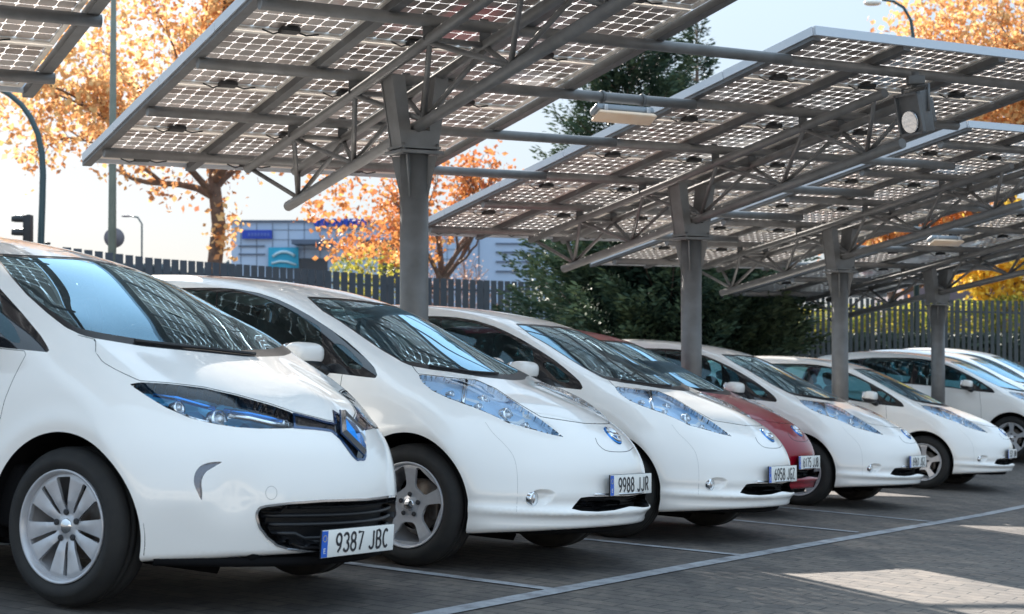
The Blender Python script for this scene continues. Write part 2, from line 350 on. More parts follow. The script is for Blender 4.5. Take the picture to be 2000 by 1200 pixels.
class CarShape:
    def __init__(s, S, ref):
        s.S = S; s.O, s.B = ref; F = body_field(S); s.F = F
        V, N, T = surface_net(F, (-3.62, -.98, .10), (1.02, .98, 1.66), S.get('h', .022)); s.sh = Shell(V, N); s.body = T
    def px(s, V=None):
        V = s.sh.V if V is None else np.atleast_2d(V); P = V.copy(); P[:, 1] = -np.abs(P[:, 1]); return projv(s.O + P @ s.B)
    def p2(s, x, y, z): u, v = s.px(np.array([[x, y, z]])); return (float(u[0]), float(v[0]))
    def facing(s):
        P = s.sh.V.copy(); N = s.sh.N.copy(); f = P[:, 1] > 0; P[f, 1] *= -1; N[f, 1] *= -1
        return ((s.O + P @ s.B) * (N @ s.B)).sum(1) < .02
    def refine(s, T, poly, margin=10., times=2, **kw):
        # finer triangles near an outline, so that its cut edge runs smoothly
        for _ in range(times):
            V = s.sh.V; U, W_ = s.px(); ok = s.facing(); g = np.full(len(V), 99.); lo = np.min(poly, 0) - margin * 4; hi = np.max(poly, 0) + margin * 4
            near = ok & (U > lo[0]) & (U < hi[0]) & (W_ > lo[1]) & (W_ < hi[1]); g[near] = np.abs(seg_dist(U[near], W_[near], np.array(poly, float)))
            m = (g[T] < margin).any(1); t = T[m]; E_ = np.concatenate([t[:, [0, 1]], t[:, [1, 2]], t[:, [2, 0]]]); u, inv = np.unique(np.sort(E_, 1), axis=0, return_inverse=True); inv = inv.ravel(); b = len(V); n = len(t)
            nn = s.sh.N[u[:, 0]] + s.sh.N[u[:, 1]]; nn /= np.linalg.norm(nn, axis=1)[:, None] + 1e-9; s.sh.V = np.concatenate([V, (V[u[:, 0]] + V[u[:, 1]]) / 2]); s.sh.N = np.concatenate([s.sh.N, nn])
            ab, bc, ca = b + inv[:n], b + inv[n:2 * n], b + inv[2 * n:]; A, B_, C_ = t[:, 0], t[:, 1], t[:, 2]
            T = np.concatenate([T[~m], np.stack([A, ab, ca], 1), np.stack([ab, B_, bc], 1), np.stack([ca, bc, C_], 1), np.stack([ab, bc, ca], 1)])
        return T
    def region(s, T, poly, xmin=-9., xmax=9., zmin=-1., zmax=9., amin=0., side=False, smooth=0, grow=0., closed=True, face=True):
        """cut a closed outline (photo-plane for the reference car, or side view x,z) out of T"""
        V = s.sh.V; m = (V[:, 0] > xmin) & (V[:, 0] < xmax) & (V[:, 2] > zmin) & (V[:, 2] < zmax) & (np.abs(V[:, 1]) >= amin)
        if side: m &= np.abs(s.sh.N[:, 1]) > .3
        elif face: m &= s.facing()
        tm = m[T].all(1); T1 = T[tm]; rest = T[~tm]
        poly = smooth_poly(poly, smooth, closed) if smooth else np.array(poly, float)
        U, W_ = (V[:, 0], V[:, 2]) if side else s.px()
        g = np.full(len(V), 50.); used = np.unique(T1); g[used] = seg_dist(U[used], W_[used], poly, closed) - grow
        a, b = s.sh.cut(T1, g); return a, np.concatenate([b, rest])
    def hit(s, px, py):
        u, v = s.px(); d = (u - px) ** 2 + (v - py) ** 2 + np.where(s.facing(), 0, 1e6) + np.where(s.sh.V[:, 1] > 0.001, 1e6, 0)
        k = np.argsort(d)[:3]; w = 1 / (d[k] + .01); w /= w.sum(); return (s.sh.V[k] * w[:, None]).sum(0), s.sh.N[k[0]]
    def line(s, name, poly, r, m, parent, closed=False, mirror=True, sink=.35):
        pts = smooth_poly(poly, 4, closed); q = [ray_hit(s, *p) for p in pts]; q = [a for a in q if a is not None]
        for sg in ((1, -1) if mirror else (1,)):
            w = [(p - n * r * sink) * np.array([1, sg, 1]) for p, n in q]; w = w + [w[0]] if closed else w; MB().tube(w, r, 6, caps=not closed).build(name, m, parent)
    def mesh(s, name, T, m, parent, off=0.0, mi=None, both=True):
        return mesh_np(name, s.sh.V + s.sh.N * off, T, m, parent, N=s.sh.N, mi=mi)
def halves(cs, T):
    c = cs.sh.V[T].mean(1)[:, 1]; return T[c < 0], T[c >= 0]
def add_parts(cs, name, T, m, parent, off=0., rim=0., rm=None, kids=None):
    out = []
    for t in halves(cs, T):
        if len(t) == 0: continue
        o = cs.mesh(name, t, m, parent, off); out.append(o)
    return out
def disc_cut(prof, holes, nr=26, na=180, r0=.0, r1=.2):
    """a wheel face: polar sheet with dish profile, holes cut through it"""
    rr = np.linspace(r0 + 1e-4, r1, nr); aa = np.linspace(0, 2 * math.pi, na, endpoint=False)
    Rr, A = np.meshgrid(rr, aa, indexing='ij'); X = Rr * np.cos(A); Z = Rr * np.sin(A); Y = prof(Rr, A)
    V = np.stack([X.ravel(), Y.ravel(), Z.ravel()], 1); T = []
    i, k = np.meshgrid(np.arange(nr - 1), np.arange(na), indexing='ij'); a = i * na + k; b = i * na + (k + 1) % na; c = (i + 1) * na + (k + 1) % na; d = (i + 1) * na + k
    T = np.concatenate([np.stack([a.ravel(), b.ravel(), c.ravel()], 1), np.stack([a.ravel(), c.ravel(), d.ravel()], 1)])
    N = np.zeros_like(V)
    p = V[T]; n = np.cross(p[:, 1] - p[:, 0], p[:, 2] - p[:, 0])
    for j in range(3): np.add.at(N, T[:, j], n)
    N /= np.linalg.norm(N, axis=1)[:, None] + 1e-9
    if N[:, 1].mean() > 0: T = T[:, ::-1]; N = -N
    sh = Shell(V, N); g = holes(V[:, 0], V[:, 2])
    ins, out = sh.cut(T, g); return sh, out
def wheel(name, parent, loc, side, kind, Rt, Rr, wid=.205, turn=0.0, phase=0.0):
    """tyre > rim; the outer face looks to -y for side=-1"""
    ax = np.array([[1, 0, 0], [0, 0, 1], [0, -1 if side < 0 else 1, 0]], float)
    ct, st = math.cos(turn), math.sin(turn); Rm = np.array([[ct, st, 0], [-st, ct, 0], [0, 0, 1]]); ax = ax @ Rm
    hw = wid / 2; P = [(Rr + .004, hw - .012), (Rr + .012, hw - .001), (Rr + .03, hw + .006), ((Rt + Rr) / 2 + .005, hw + .010), (Rt - .035, hw + .002), (Rt - .016, hw - .010), (Rt - .004, hw - .026), (Rt, hw - .045)]
    prof = P + [(Rt + .0005, hw - .06), (Rt - .007, hw - .062), (Rt - .007, hw - .070), (Rt + .001, hw - .072), (Rt + .001, .006), (Rt - .007, .005), (Rt - .007, -.005), (Rt + .001, -.006)] + [(r, -h) for r, h in P[::-1]]
    ty = MB().lathe(prof, (0, 0, 0), ax, 72).build('tyre', M_tyre, parent); ty.location = loc
    rb = MB(); rb.lathe([(Rr + .006, hw - .004), (Rr + .006, hw + .002), (Rr + .001, hw + .003), (Rr - .006, hw - .002), (Rr - .012, hw - .02), (Rr - .016, hw - .05), (Rr - .03, hw - .09), (Rr - .03, -hw)], (0, 0, 0), ax, 72)
    rb.lathe([(.001, -.03), (.13, -.03), (.135, -.035), (.135, -.045), (.001, -.046)], (0, 0, 0), ax, 48, m=1)       # brake disc
    rb.box(ax[0] * .115 * math.cos(.4) - ax[1] * .02 + ax[2] * -.02, (.05, .10, .06), ax, m=1, bev=.01)
    if kind == 'leaf':
        hub = hw - .030
        def prof_(r, a): return np.interp(r, [0, .03, .05, .075, .13, Rr - .03, Rr - .012, Rr], [.004, .004, -.004, -.002, .004, .013, .012, .004]) * -1 - hub
        def holes(x, z):
            r = np.hypot(x, z); a = np.arctan2(z, x) + phase; k = np.round((a - math.pi / 5) / (2 * math.pi / 5)) * 2 * math.pi / 5 + math.pi / 5; d = a - k
            u = r * np.cos(d) - .139; v = r * np.sin(d); w = .063 + .52 * u
            return np.maximum(np.hypot(np.maximum(np.abs(u) - .029, 0), np.maximum(np.abs(v) - (w - .02), 0)) - .02, -.05)
    else:
        hub = hw - .034
        def prof_(r, a):
            k = np.cos(5 * (a + phase)); return -(np.interp(r, [0, .028, .05, .075, .13, Rr - .03, Rr - .012, Rr], [.006, .006, -.002, .0, .006, .014, .012, .004]) + .010 * np.abs(np.sin(5 * (a + phase))) * np.interp(r, [.04, .1, Rr - .02], [0, 1, .2])) - hub
        def holes(x, z):
            r = np.hypot(x, z); a = np.arctan2(z, x) + phase; best = np.full(x.shape, 9.)
            for j in range(5):
                for off, w0, tw in ((.0, .010, 0.), (.628, .034, 0.)):
                    c = j * 2 * math.pi / 5 + off + tw * (r - .12); d = (a - c + math.pi) % (2 * math.pi) - math.pi; v = r * np.sin(d); u = r * np.cos(d)
                    ww = np.interp(u, [.055, .072, Rr - .03, Rr - .015], [.001, .006, w0 * 1.1, w0 * .8]); g = np.abs(v) - ww; g = np.maximum(g, np.maximum(.06 - u, u - (Rr - .024))); best = np.minimum(best, g)
            return best
    sh, T = disc_cut(prof_, holes, 40, 200, 0, Rr - .002)
    W_, Fq = sh.rim(T, .016)
    def world(P): Q = P[:, [0, 2, 1]].copy(); Q[:, 2] *= -1; return Q @ ax
    # local frame: x, z on the face; -y outwards -> along ax[2]
    b = world(sh.V); nb = world(sh.N)
    fl = (np.linalg.det(ax) < 0)
    used = np.unique(T); mp = np.full(len(b), -1); mp[used] = np.arange(len(used))
    rb.add(b[used], [tuple(f) for f in mp[T].tolist()], 0, True); rb.add(world(W_), [tuple(f) for f in Fq.tolist()], 0, False)
    for j in range(5):
        a = j * 2 * math.pi / 5 - phase + (math.pi / 5 if kind != 'leaf' else 0) ; c = ax[0] * math.cos(a) * .055 + ax[1] * math.sin(a) * .055 + ax[2] * (hub + .001)
        rb.lathe([(.0125, .001), (.0125, .006), (.010, .008), (.001, .008)], c, ax, 12, m=2)
    rb.lathe([(.030, .004), (.030, .008), (.026, .011), (.001, .012)], ax[2] * hub, ax, 24, m=3 if kind == 'leaf' else 3)
    rb.build('rim', [M_alloy, M_brake, M_gap, M_chrome], ty)
    return ty
_pl = {}
def text_mesh(txt, size, m, name='lettering', ext=.0006, font_w=1.0, offset=.0):
    cu = bpy.data.curves.new('t', 'FONT'); cu.body = txt; cu.size = size; cu.extrude = ext; cu.align_x = 'CENTER'; cu.align_y = 'CENTER'; cu.offset = offset; cu.space_character = 1.16
    o = bpy.data.objects.new('t', cu); C.objects.link(o); bpy.context.view_layer.update()
    me = bpy.data.meshes.new_from_object(o.evaluated_get(bpy.context.evaluated_depsgraph_get())); C.objects.unlink(o); bpy.data.objects.remove(o)
    me.materials.clear(); me.materials.append(m)
    for v in me.vertices: v.co.x *= font_w
    return me
_arc = lambda cx, cy, rx, ry, a0, a1, n=9: [(cx + rx * math.cos(R(a0 + (a1 - a0) * k / n)), cy + ry * math.sin(R(a0 + (a1 - a0) * k / n))) for k in range(n + 1)]
GLY = {'0': [_arc(.25, .5, .22, .5, 0, 360, 16)], '1': [[(.08, .78), (.28, 1), (.28, 0)]], '2': [_arc(.25, .74, .22, .26, 170, -30) + [(.04, 0), (.47, 0)]], '3': [_arc(.24, .76, .21, .24, 160, -80) + _arc(.24, .26, .23, .26, 80, -160)],
 '4': [[(.38, 0), (.38, 1), (.02, .26), (.5, .26)]], '5': [[(.43, 1), (.08, 1), (.05, .55)] + _arc(.24, .31, .22, .31, 120, -150)], '6': [_arc(.25, .30, .22, .30, 0, 360, 14), [(.04, .34), (.12, .75), (.34, 1)]], '7': [[(.03, 1), (.47, 1), (.18, 0)]],
 '8': [_arc(.25, .76, .19, .24, 0, 360, 14), _arc(.25, .26, .22, .26, 0, 360, 14)], '9': [_arc(.25, .70, .22, .30, 0, 360, 14), [(.46, .66), (.38, .25), (.16, 0)]], 'J': [[(.42, 1), (.42, .26)] + _arc(.22, .24, .20, .24, 0, -160)], 'B': [[(.06, 0), (.06, 1), (.24, 1)] + _arc(.24, .76, .18, .24, 90, -90) + [(.06, .52)], _arc(.24, .26, .21, .26, 90, -90) + [(.06, 0)]],
 'C': [_arc(.27, .5, .23, .5, 50, 310, 14)], 'R': [[(.06, 0), (.06, 1), (.24, 1)] + _arc(.24, .74, .20, .26, 90, -90) + [(.06, .48)], [(.24, .48), (.46, 0)]], 'G': [_arc(.27, .5, .23, .5, 50, 300, 14) + [(.47, .16), (.47, .46), (.30, .46)]], 'Z': [[(.05, 1), (.46, 1), (.04, 0), (.47, 0)]],
 'H': [[(.06, 0), (.06, 1)], [(.44, 0), (.44, 1)], [(.06, .52), (.44, .52)]], 'W': [[(0, 1), (.12, 0), (.25, .7), (.38, 0), (.5, 1)]], 'K': [[(.06, 0), (.06, 1)], [(.46, 1), (.08, .45)], [(.18, .58), (.48, 0)]], 'D': [[(.06, 0), (.06, 1), (.2, 1)] + _arc(.2, .5, .26, .5, 90, -90) + [(.06, 0)]]}
def plate_text(txt):
    h = .072; w = .050; x = 0; mb = MB()
    for ch in txt:
        if ch == ' ': x += .030; continue
        for pl in GLY[ch]: mb.tube([(x + u * .078, v * h - h / 2, 0) for u, v in pl], .0058, 6)
        x += w
    off = (x - .012) / 2; mb.v = [(v[0] - off, v[1], v[2] * .16) for v in mb.v]
    me = bpy.data.meshes.new('lettering'); me.from_pydata(mb.v, [], mb.f); me.materials.append(M_ink); me.update(); return me
def number_plate(parent, txt, c, ax):
    """ax: right (as read), up, outward"""
    ax = np.array(ax, float); c = np.array(c, float)
    b = MB(); b.box(c, (.505, .108, .004), ax, 0, .0015); b.box(c + ax[0] * -.237 + ax[2] * .0026, (.040, .104, .0012), ax, 1)
    b.box(c - ax[2] * .006, (.509, .112, .006), ax, 2, .002)
    o = b.build('number_plate', [M_plate, M_pblue, M_black], parent)
    def put(s, size, x, y, m, w, off=0.0):
        me = text_mesh(s, size, m, font_w=w, offset=off) if s else plate_text('0000 JJJ'); t = bpy.data.objects.new('lettering', me); C.objects.link(t); t.parent = o
        M = Matrix.Identity(4); p = c + ax[0] * x + ax[1] * y + ax[2] * .0034
        for i in range(3):
            for j in range(3): M[j][i] = ax[i][j]
            M[i][3] = p[i]
        t.matrix_local = M
    put(None, .104, .024, .0, M_ink, .80, .0012); put('E', .03, -.237, -.028, M_plate, 1.0)
    rg = MB()
    for k in range(12):
        a = k * math.pi / 6; rg.lathe([(.0022, .0008), (.0001, .0012)], c + ax[0] * (-.237 + .012 * math.cos(a)) + ax[1] * (.022 + .012 * math.sin(a)) + ax[2] * .003, ax, 6)
    rg.build('star_ring', mat('plate_yellow', (.8, .6, .05)), o)
    return o
def superell(mb, c, e, n=2.6, seg=24, ax=None, m=0, cutz=None):
    c = np.array(c, float); ax = np.eye(3) if ax is None else np.array(ax, float); V = []; F = []
    sp = lambda t: np.sign(math.cos(t)) * abs(math.cos(t)) ** (2 / n); ss = lambda t: np.sign(math.sin(t)) * abs(math.sin(t)) ** (2 / n)
    nv = seg // 2
    for i in range(nv + 1):
        p = -math.pi / 2 + math.pi * i / nv
        for k in range(seg):
            t = 2 * math.pi * k / seg; V.append(c + ax[0] * e[0] * sp(p) * sp(t) + ax[1] * e[1] * sp(p) * ss(t) + ax[2] * e[2] * ss(p))
    F = [(i * seg + k, i * seg + (k + 1) % seg, (i + 1) * seg + (k + 1) % seg, (i + 1) * seg + k) for i in range(nv) for k in range(seg)]
    return mb.add(V, F, m, True)
def seats(parent, S):
    for (x, y, w) in ((-1.42, -.36, .5), (-1.42, .36, .5), (-2.28, -.38, .52), (-2.28, .38, .52)):
        b = MB(); ax = np.array([[math.cos(.32), 0, math.sin(.32)], [0, 1, 0], [-math.sin(.32), 0, math.cos(.32)]])
        superell(b, (x - .04, y, .86), (.075, w / 2, .34), 4, 20, ax); superell(b, (x + .28, y, .52), (.30, w / 2, .09), 4, 20)
        o = b.build('seat', M_seat, parent)
        h = MB(); superell(h, (x - .175, y, 1.27), (.05, .13, .085), 3.2, 18, ax); h.tube([(x - .16, y - .05, 1.1), (x - .17, y - .05, 1.22)], .007, 6); h.tube([(x - .16, y + .05, 1.1), (x - .17, y + .05, 1.22)], .007, 6)
        h.build('headrest', M_seat, o)
    d = MB(); superell(d, (-.42, 0, .86), (.42, .70, .13), 4.5, 32); superell(d, (-.62, .36, .98), (.12, .2, .05), 3, 20); d.box((-1.5, 0, .42), (2.6, 1.5, .06), None, 0, .02)
    d.build('dashboard', M_dash, parent)
    s = MB(); t = .42; axs = np.array([[0, 1, 0], [math.sin(t), 0, math.cos(t)], [math.cos(t), 0, -math.sin(t)]])
    pr = [(.185 + .014 * math.cos(a), .014 * math.sin(a)) for a in np.linspace(0, 2 * math.pi, 9)]
    s.lathe(pr, (-.83, .36, .97), axs, 32); superell(s, (-.83, .36, .96), (.05, .07, .055), 3, 16); s.tube([(-.83, .19, .98), (-.83, .53, .98)], .014, 8); s.tube([(-.82, .36, .97), (-.5, .36, .9)], .03, 8)
    s.build('steering_wheel', M_dash, parent)
    m = MB(); superell(m, (-.84, 0, 1.27), (.02, .12, .032), 3.5, 18); m.tube([(-.83, 0, 1.29), (-.80, 0, 1.33)], .010, 6); m.build('rear_view_mirror', M_dash, parent)
def door_mirror(parent, cs, c, s, m):
    b = MB(); superell(b, (c[0], s * c[1], c[2] + .010), (.075, .120, .060), 3.0, 28); o = b.build('door_mirror', [m], parent)
    k = MB(); superell(k, (c[0] - .004, s * c[1], c[2] - .036), (.072, .117, .040), 2.7, 28); k.tube([(c[0] + .01, s * (c[1] - .07), c[2] - .055), (c[0] + .05, s * (c[1] - .20), c[2] - .10)], [.035, .028], 10); k.build('mirror_base', M_black, o)
    g = MB(); superell(g, (c[0] - .072, s * c[1], c[2] + .004), (.018, .105, .058), 3.4, 24); g.build('mirror_glass', M_chrome, o)
def common_body(cs, root, S, paint):
    sh = cs.sh; B = cs.body
    # wheel openings
    for cx in (0.0, -S['wb']):
        V = sh.V; m = (np.abs(V[:, 1]) > .42) & (np.abs(V[:, 0] - cx) < .6) & (V[:, 2] < .95); tm = m[B].all(1); g = np.hypot((V[:, 0] - cx) / S['arx'], (V[:, 2] - S['acz']) / S['arz']) - 1
        i_, o_ = sh.cut(B[tm], g * .38); B = np.concatenate([o_, B[~tm]])
    cs.body = B
def finish(cs, root, S, paint, gaps):
    """underbody, wheel wells, wheels, cabin"""
    sh = cs.sh
    b = MB(); b.box((-1.3, 0, .235), (2.05, 1.5, .09), None, 0, .02); b.box((.36, 0, .27), (.60, .96, .12), None, 0, .03); b.box((-3.1, 0, .33), (.6, 1.3, .16), None, 0, .03)
    b.box((-1.3, .0, .40), (2.05, 1.60, .26), None, 0, .02); b.box((-3.1, 0, .6), (.5, 1.3, .5), None, 0, .02); b.box((.30, 0, .45), (.5, .80, .3), None, 0, .03)
    b.tube([(0, -.7, .25), (0, .7, .25)], .03, 8); b.build('underbody', M_well, root)
    for cx in (0.0, -S['wb']):
        for s_ in (-1, 1):
            w = MB(); n = 40; rr = lambda a: (S['arx'] + .006, S['arz'] + .006); ys = (.50, .70, .80, .855); V = []; F = []
            for y in ys:
                k_ = 1.0 if y > .82 else 1.02
                for k in range(n + 1):
                    a = math.pi * (-.16 + 1.32 * k / n); V.append((cx + rr(a)[0] * k_ * math.cos(a), s_ * min(y, cs_edge(cs, cx + rr(a)[0] * math.cos(a), S['acz'] + rr(a)[1] * math.sin(a)) - .004), S['acz'] + rr(a)[1] * k_ * math.sin(a)))
            F = [(i * (n + 1) + k, i * (n + 1) + k + 1, (i + 1) * (n + 1) + k + 1, (i + 1) * (n + 1) + k) for i in range(3) for k in range(n)]
            F.append(tuple(range(n + 1))); w.add(V, F, 0, False); w.build('wheel_well', M_well, root)
            wheel('wheel', root, (cx, s_ * S['track'], S['rt']), s_, S['wheel'], S['rt'], S['rr'], S['tw'], 0.0, S.get('phase', 0))
    seats(root, S)
_edge = {}
def cs_edge(cs, x, z):
    lo, hi = .3, .95
    for _ in range(18):
        m = (lo + hi) / 2
        if cs.F(np.array([x]), np.array([m]), np.array([z]))[0] < 0: lo = m
        else: hi = m
    return lo
def part_with_gap(cs, T, poly, w, name, m, parent, gaps, **kw):
    """panel inside an outline, its shut line left as a narrow dark band"""
    ins, rest = cs.region(T, poly, **kw)
    kw2 = dict(kw); kw2['grow'] = -w; core, band = cs.region(ins, poly, **kw2)
    gaps.append(band); return core, rest
# ------------------------------------------------------------------ the rounded hatchback with raised lamps
def emblem_roundel(parent, cs, px, py, r):
    p, n = cs.hit(px, py); p[1] = 0; n = np.array([n[0], 0, n[2]]); n /= np.linalg.norm(n); up = np.array([-n[2], 0, n[0]]); ax = np.array([[0, 1, 0], up, n]); ax[0] = np.cross(up, n)
    b = MB(); b.lathe([(r * .55, .004), (r * .80, .008), (r * .84, .012), (r * .95, .014), (r, .010), (r, -.004)], p, ax, 40, sx=.88); b.lathe([(.0005, .004), (r * .8, .004)], p, ax, 40, m=1, sx=.88)
    b.box(p + n * .010, (r * 1.7, r * .42, .008), ax, 0, .003)
    b.lathe([(r * 1.25, -.004), (r * 1.25, .001), (r * 1.1, .004), (r * .9, .004)], p, ax, 40, m=1, sx=.88)
    return b.build('emblem', [M_chrome, M_blue], parent)
def lamp_internals(parent, cs, items):
    out = []
    for (px, py, dep, rad, m) in items:
        p, n = cs.hit(px, py); p = p - n * dep; b = MB()
        b.lathe([(.001, .0), (rad * .55, .002), (rad * .62, .012), (rad * .9, .016), (rad, .004), (rad * 1.02, -.02)], p, np.array([[0, 1, 0], [-.35, 0, .94], [.94, 0, .35]]), 24, m=m)
        superell(b, p + np.array([.94, 0, .35]) * .006, (rad * .5,) * 3, 2, 16, m=1); out.append(b)
    return out
M_crease = mat('shut_line_grey', (.42, .42, .42), .8)
LEAF = dict(wb=2.70, rt=.316, rr=.2165, tw=.205, track=.755, wheel='leaf', phase=.942, arx=.362, arz=.372, acz=.318, kw=.22, kn=.72, crown=.055, r1=.075, zb=.195, taper=.016, h=.0215,
    top=[(-3.45, 1.10), (-3.3, 1.25), (-3.15, 1.365), (-2.9, 1.44), (-2.5, 1.505), (-2.1, 1.53), (-1.8, 1.528), (-1.37, 1.498), (-1.1, 1.455), (-.85, 1.385), (-.6, 1.285), (-.35, 1.175), (-.12, 1.080), (.02, 1.022), (.12, .985), (.25, .948), (.4, .900), (.5, .864), (.6, .817), (.68, .770), (.745, .722), (.80, .665), (.86, .58)],
    nose=[(.1, .78), (.2, .835), (.25, .862), (.29, .862), (.318, .876), (.336, .876), (.350, .866), (.366, .858), (.40, .862), (.45, .864), (.50, .868), (.54, .874), (.58, .876), (.63, .868), (.68, .842), (.74, .79), (.85, .78), (1.1, .78)],
    side=[(.1, .82), (.2, .845), (.35, .872), (.5, .882), (.65, .886), (.78, .878), (.88, .858), (.96, .828), (1.05, .785), (1.2, .715), (1.35, .648), (1.45, .602), (1.6, .53)],
    rear=[(.1, -3.36), (.3, -3.44), (.5, -3.49), (.75, -3.49), (.95, -3.47), (1.1, -3.42), (1.3, -3.30), (1.5, -3.15)],
    bulge=[(.045, .25, .38, .64, .15), (-.012, .35, .3, .25, .2)], dent=[(-.010, .60, .10, .62, .22), (.020, .0, .30, .465, .055), (-.016, .45, .35, .322, .018)], plan=(.55, .25))
ZOE = dict(wb=2.588, rt=.310, rr=.2165, tw=.195, track=.745, wheel='zoe', arx=.375, arz=.372, acz=.306, kw=.24, kn=.70, crown=.055, r1=.085, zb=.20, taper=.014, h=.0215, phase=.2,
    top=[(-3.3, 1.05), (-3.2, 1.20), (-3.05, 1.37), (-2.8, 1.475), (-2.4, 1.54), (-2.0, 1.562), (-1.6, 1.55), (-1.2, 1.505), (-.9, 1.447), (-.65, 1.375), (-.45, 1.30), (-.22, 1.205), (-.03, 1.115), (.08, 1.055), (.16, 1.018), (.27, .975), (.40, .925), (.52, .875), (.60, .835), (.67, .785), (.74, .725), (.80, .655), (.85, .57)],
    nose=[(.1, .76), (.2, .80), (.3, .825), (.4, .842), (.5, .846), (.58, .842), (.66, .82), (.74, .785), (.85, .77), (1.1, .77)],
    side=[(.1, .80), (.2, .835), (.35, .855), (.5, .862), (.65, .866), (.78, .862), (.88, .848), (.96, .825), (1.05, .79), (1.2, .725), (1.35, .66), (1.45, .615), (1.6, .54)],
    rear=[(.1, -3.14), (.3, -3.20), (.5, -3.24), (.75, -3.24), (.95, -3.22), (1.1, -3.15), (1.3, -3.02), (1.5, -2.9)],
    bulge=[(.035, .12, .40, .68, .16), (.02, .55, .2, .0, .12)], dent=[(.020, .56, .09, .50, .11), (-.012, .70, .08, .56, .16), (-.010, .3, .3, .66, .05)])
def seal(cs, T, m, parent, name='window_seal'): pass
def tail(cs, root, B, side_poly):
    t, B = cs.region(B, side_poly, side=False, face=False) if False else (None, B); return B
def panes(cs, D, polys, names, m_glass, root, inset=.004, **kw):
    for pl in polys:
        g_, D = cs.region(D, pl, smooth=3, **kw)
        for t in halves(cs, g_):
            if len(t): cs.mesh('side_window', t, m_glass, root, -inset)
    return D
def build_leaf():
    ref = car_pose(-.137, 8.836, 119.9); S = LEAF; cs = CarShape(S, ref); sh = cs.sh
    root = empty('parked_car', 'x', 'car'); common_body(cs, root, S, M_white); B = cs.body; gaps = []; P = cs.p2
    up = dict(zmin=.80, xmax=.75)
    # windscreen: outer black frame, inner glass
    wo = [(598, 579), (630, 608), (665, 629), (711, 661), (745, 684), (771, 699), (786, 708), (803, 715), (840, 722), (880, 727), (943, 737), (1010, 744), (1100, 744), (1100, 560), (771, 603), (722, 589), (665, 583)]
    W_, B = cs.region(B, wo, zmin=.90, xmin=-1.4, xmax=.4)
    Wg, Wf = cs.region(W_, wo, zmin=.90, xmin=-1.4, xmax=.4, grow=-3.0)
    Wg, Wf2 = cs.region(Wg, [(500, 500), (1200, 500), (1200, 735), (1010, 734), (943, 727), (880, 719), (803, 706), (500, 690)], xmin=-1.4)
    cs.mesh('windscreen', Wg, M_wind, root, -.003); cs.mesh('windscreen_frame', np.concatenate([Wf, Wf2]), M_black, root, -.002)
    # side window band
    dlo = [P(-2.70, .74, 1.27), P(-2.45, .72, 1.36), P(-2.1, .70, 1.405), P(-1.75, .69, 1.42), (412, 562), (437, 563), (463, 565), (504, 572), (541, 584), (573, 599), (607, 618), (642, 641), (676, 665), (699, 685), (720, 705.6), (732, 719), (737, 733), (733, 739), (711, 736.6), (665, 731), (637, 728), P(-.9, .82, 1.003), P(-1.5, .82, 1.028), P(-2.05, .81, 1.055), P(-2.45, .80, 1.10), P(-2.68, .77, 1.20)]
    D, B = cs.region(B, dlo, zmin=.85, xmin=-3, xmax=.2, amin=.4)
    qp = [(649, 673), (660, 671), (674, 677), (697, 699), (709, 715), (702, 721), (681, 717), (665, 699), (651, 683)]
    fd = [(424, 571), (462, 572), (502, 579), (538, 591), (569, 606), (603, 626), (626, 642), (627, 690), (626, 723), P(-.9, .82, 1.02), P(-1.44, .82, 1.045), P(-1.40, .76, 1.2)]
    rd = [P(-1.50, .70, 1.40), P(-1.55, .82, 1.05), P(-2.0, .81, 1.075), P(-2.25, .81, 1.095), P(-2.27, .74, 1.25), P(-2.22, .70, 1.385), P(-1.9, .69, 1.405)]
    rq = [P(-2.32, .72, 1.36), P(-2.33, .79, 1.12), P(-2.5, .79, 1.15), P(-2.62, .76, 1.25), P(-2.5, .73, 1.33)]
    D = panes(cs, D, [qp, fd, rd, rq], None, M_glass, root, zmin=.85, xmin=-3, xmax=.2, amin=.4)
    cs.mesh('window_frame', D, M_gloss, root, -.002)
    # rear window and tail lamps (kept simple: they face away)
    rw, B = cs.region(B, [(-2.62, -.56), (-2.62, .56), (-2.66, .56)], face=False) if False else (None, B)
    V = sh.V; m = (V[:, 0] < -2.85) & (V[:, 2] > 1.02) & (V[:, 2] < 1.40); tm = m[B].all(1); g = np.maximum(np.abs(sh.V[:, 1]) - .55 + .3 * (sh.V[:, 2] - 1.1), np.maximum(1.06 - sh.V[:, 2], sh.V[:, 2] - 1.34)); i_, o_ = sh.cut(B[tm], g); B = np.concatenate([o_, B[~tm]]); cs.mesh('rear_window', i_, M_glass, root, -.002)
    V = sh.V; m = (V[:, 0] < -2.9) & (V[:, 2] > .6) & (np.abs(V[:, 1]) > .3); tm = m[B].all(1); g = np.maximum(.60 + .12 * (sh.V[:, 2] - .8) - np.abs(sh.V[:, 1]), np.maximum(.80 - sh.V[:, 2], np.maximum(sh.V[:, 2] - 1.30, sh.V[:, 0] + 3.02 - .25 * (sh.V[:, 2] - 1)))); i_, o_ = sh.cut(B[tm], g); B = np.concatenate([o_, B[~tm]])
    for t in halves(cs, i_): cs.mesh('tail_lamp', t, M_red, root, .002)
    # head lamps
    hl = [(815.7, 731.7), (865, 737), (910, 741.5), (930, 743), (950, 751), (968.5, 761), (1007.5, 787), (1030, 802), (1056, 819.5), (1102, 854.5), (1072, 848), (1040, 839), (994.5, 827.6), (958.7, 809.7), (926, 796.7), (877.5, 779), (845, 764), (825.5, 748)]
    H, B = cs.region(B, hl, zmin=.6, xmin=-.3)
    items = [(995, 803, .034, .045, 0), (950, 772, .036, .034, 0), (938, 786, .034, .022, 0), (1030, 825, .026, .018, 0), (880, 762, .028, .018, 0)]
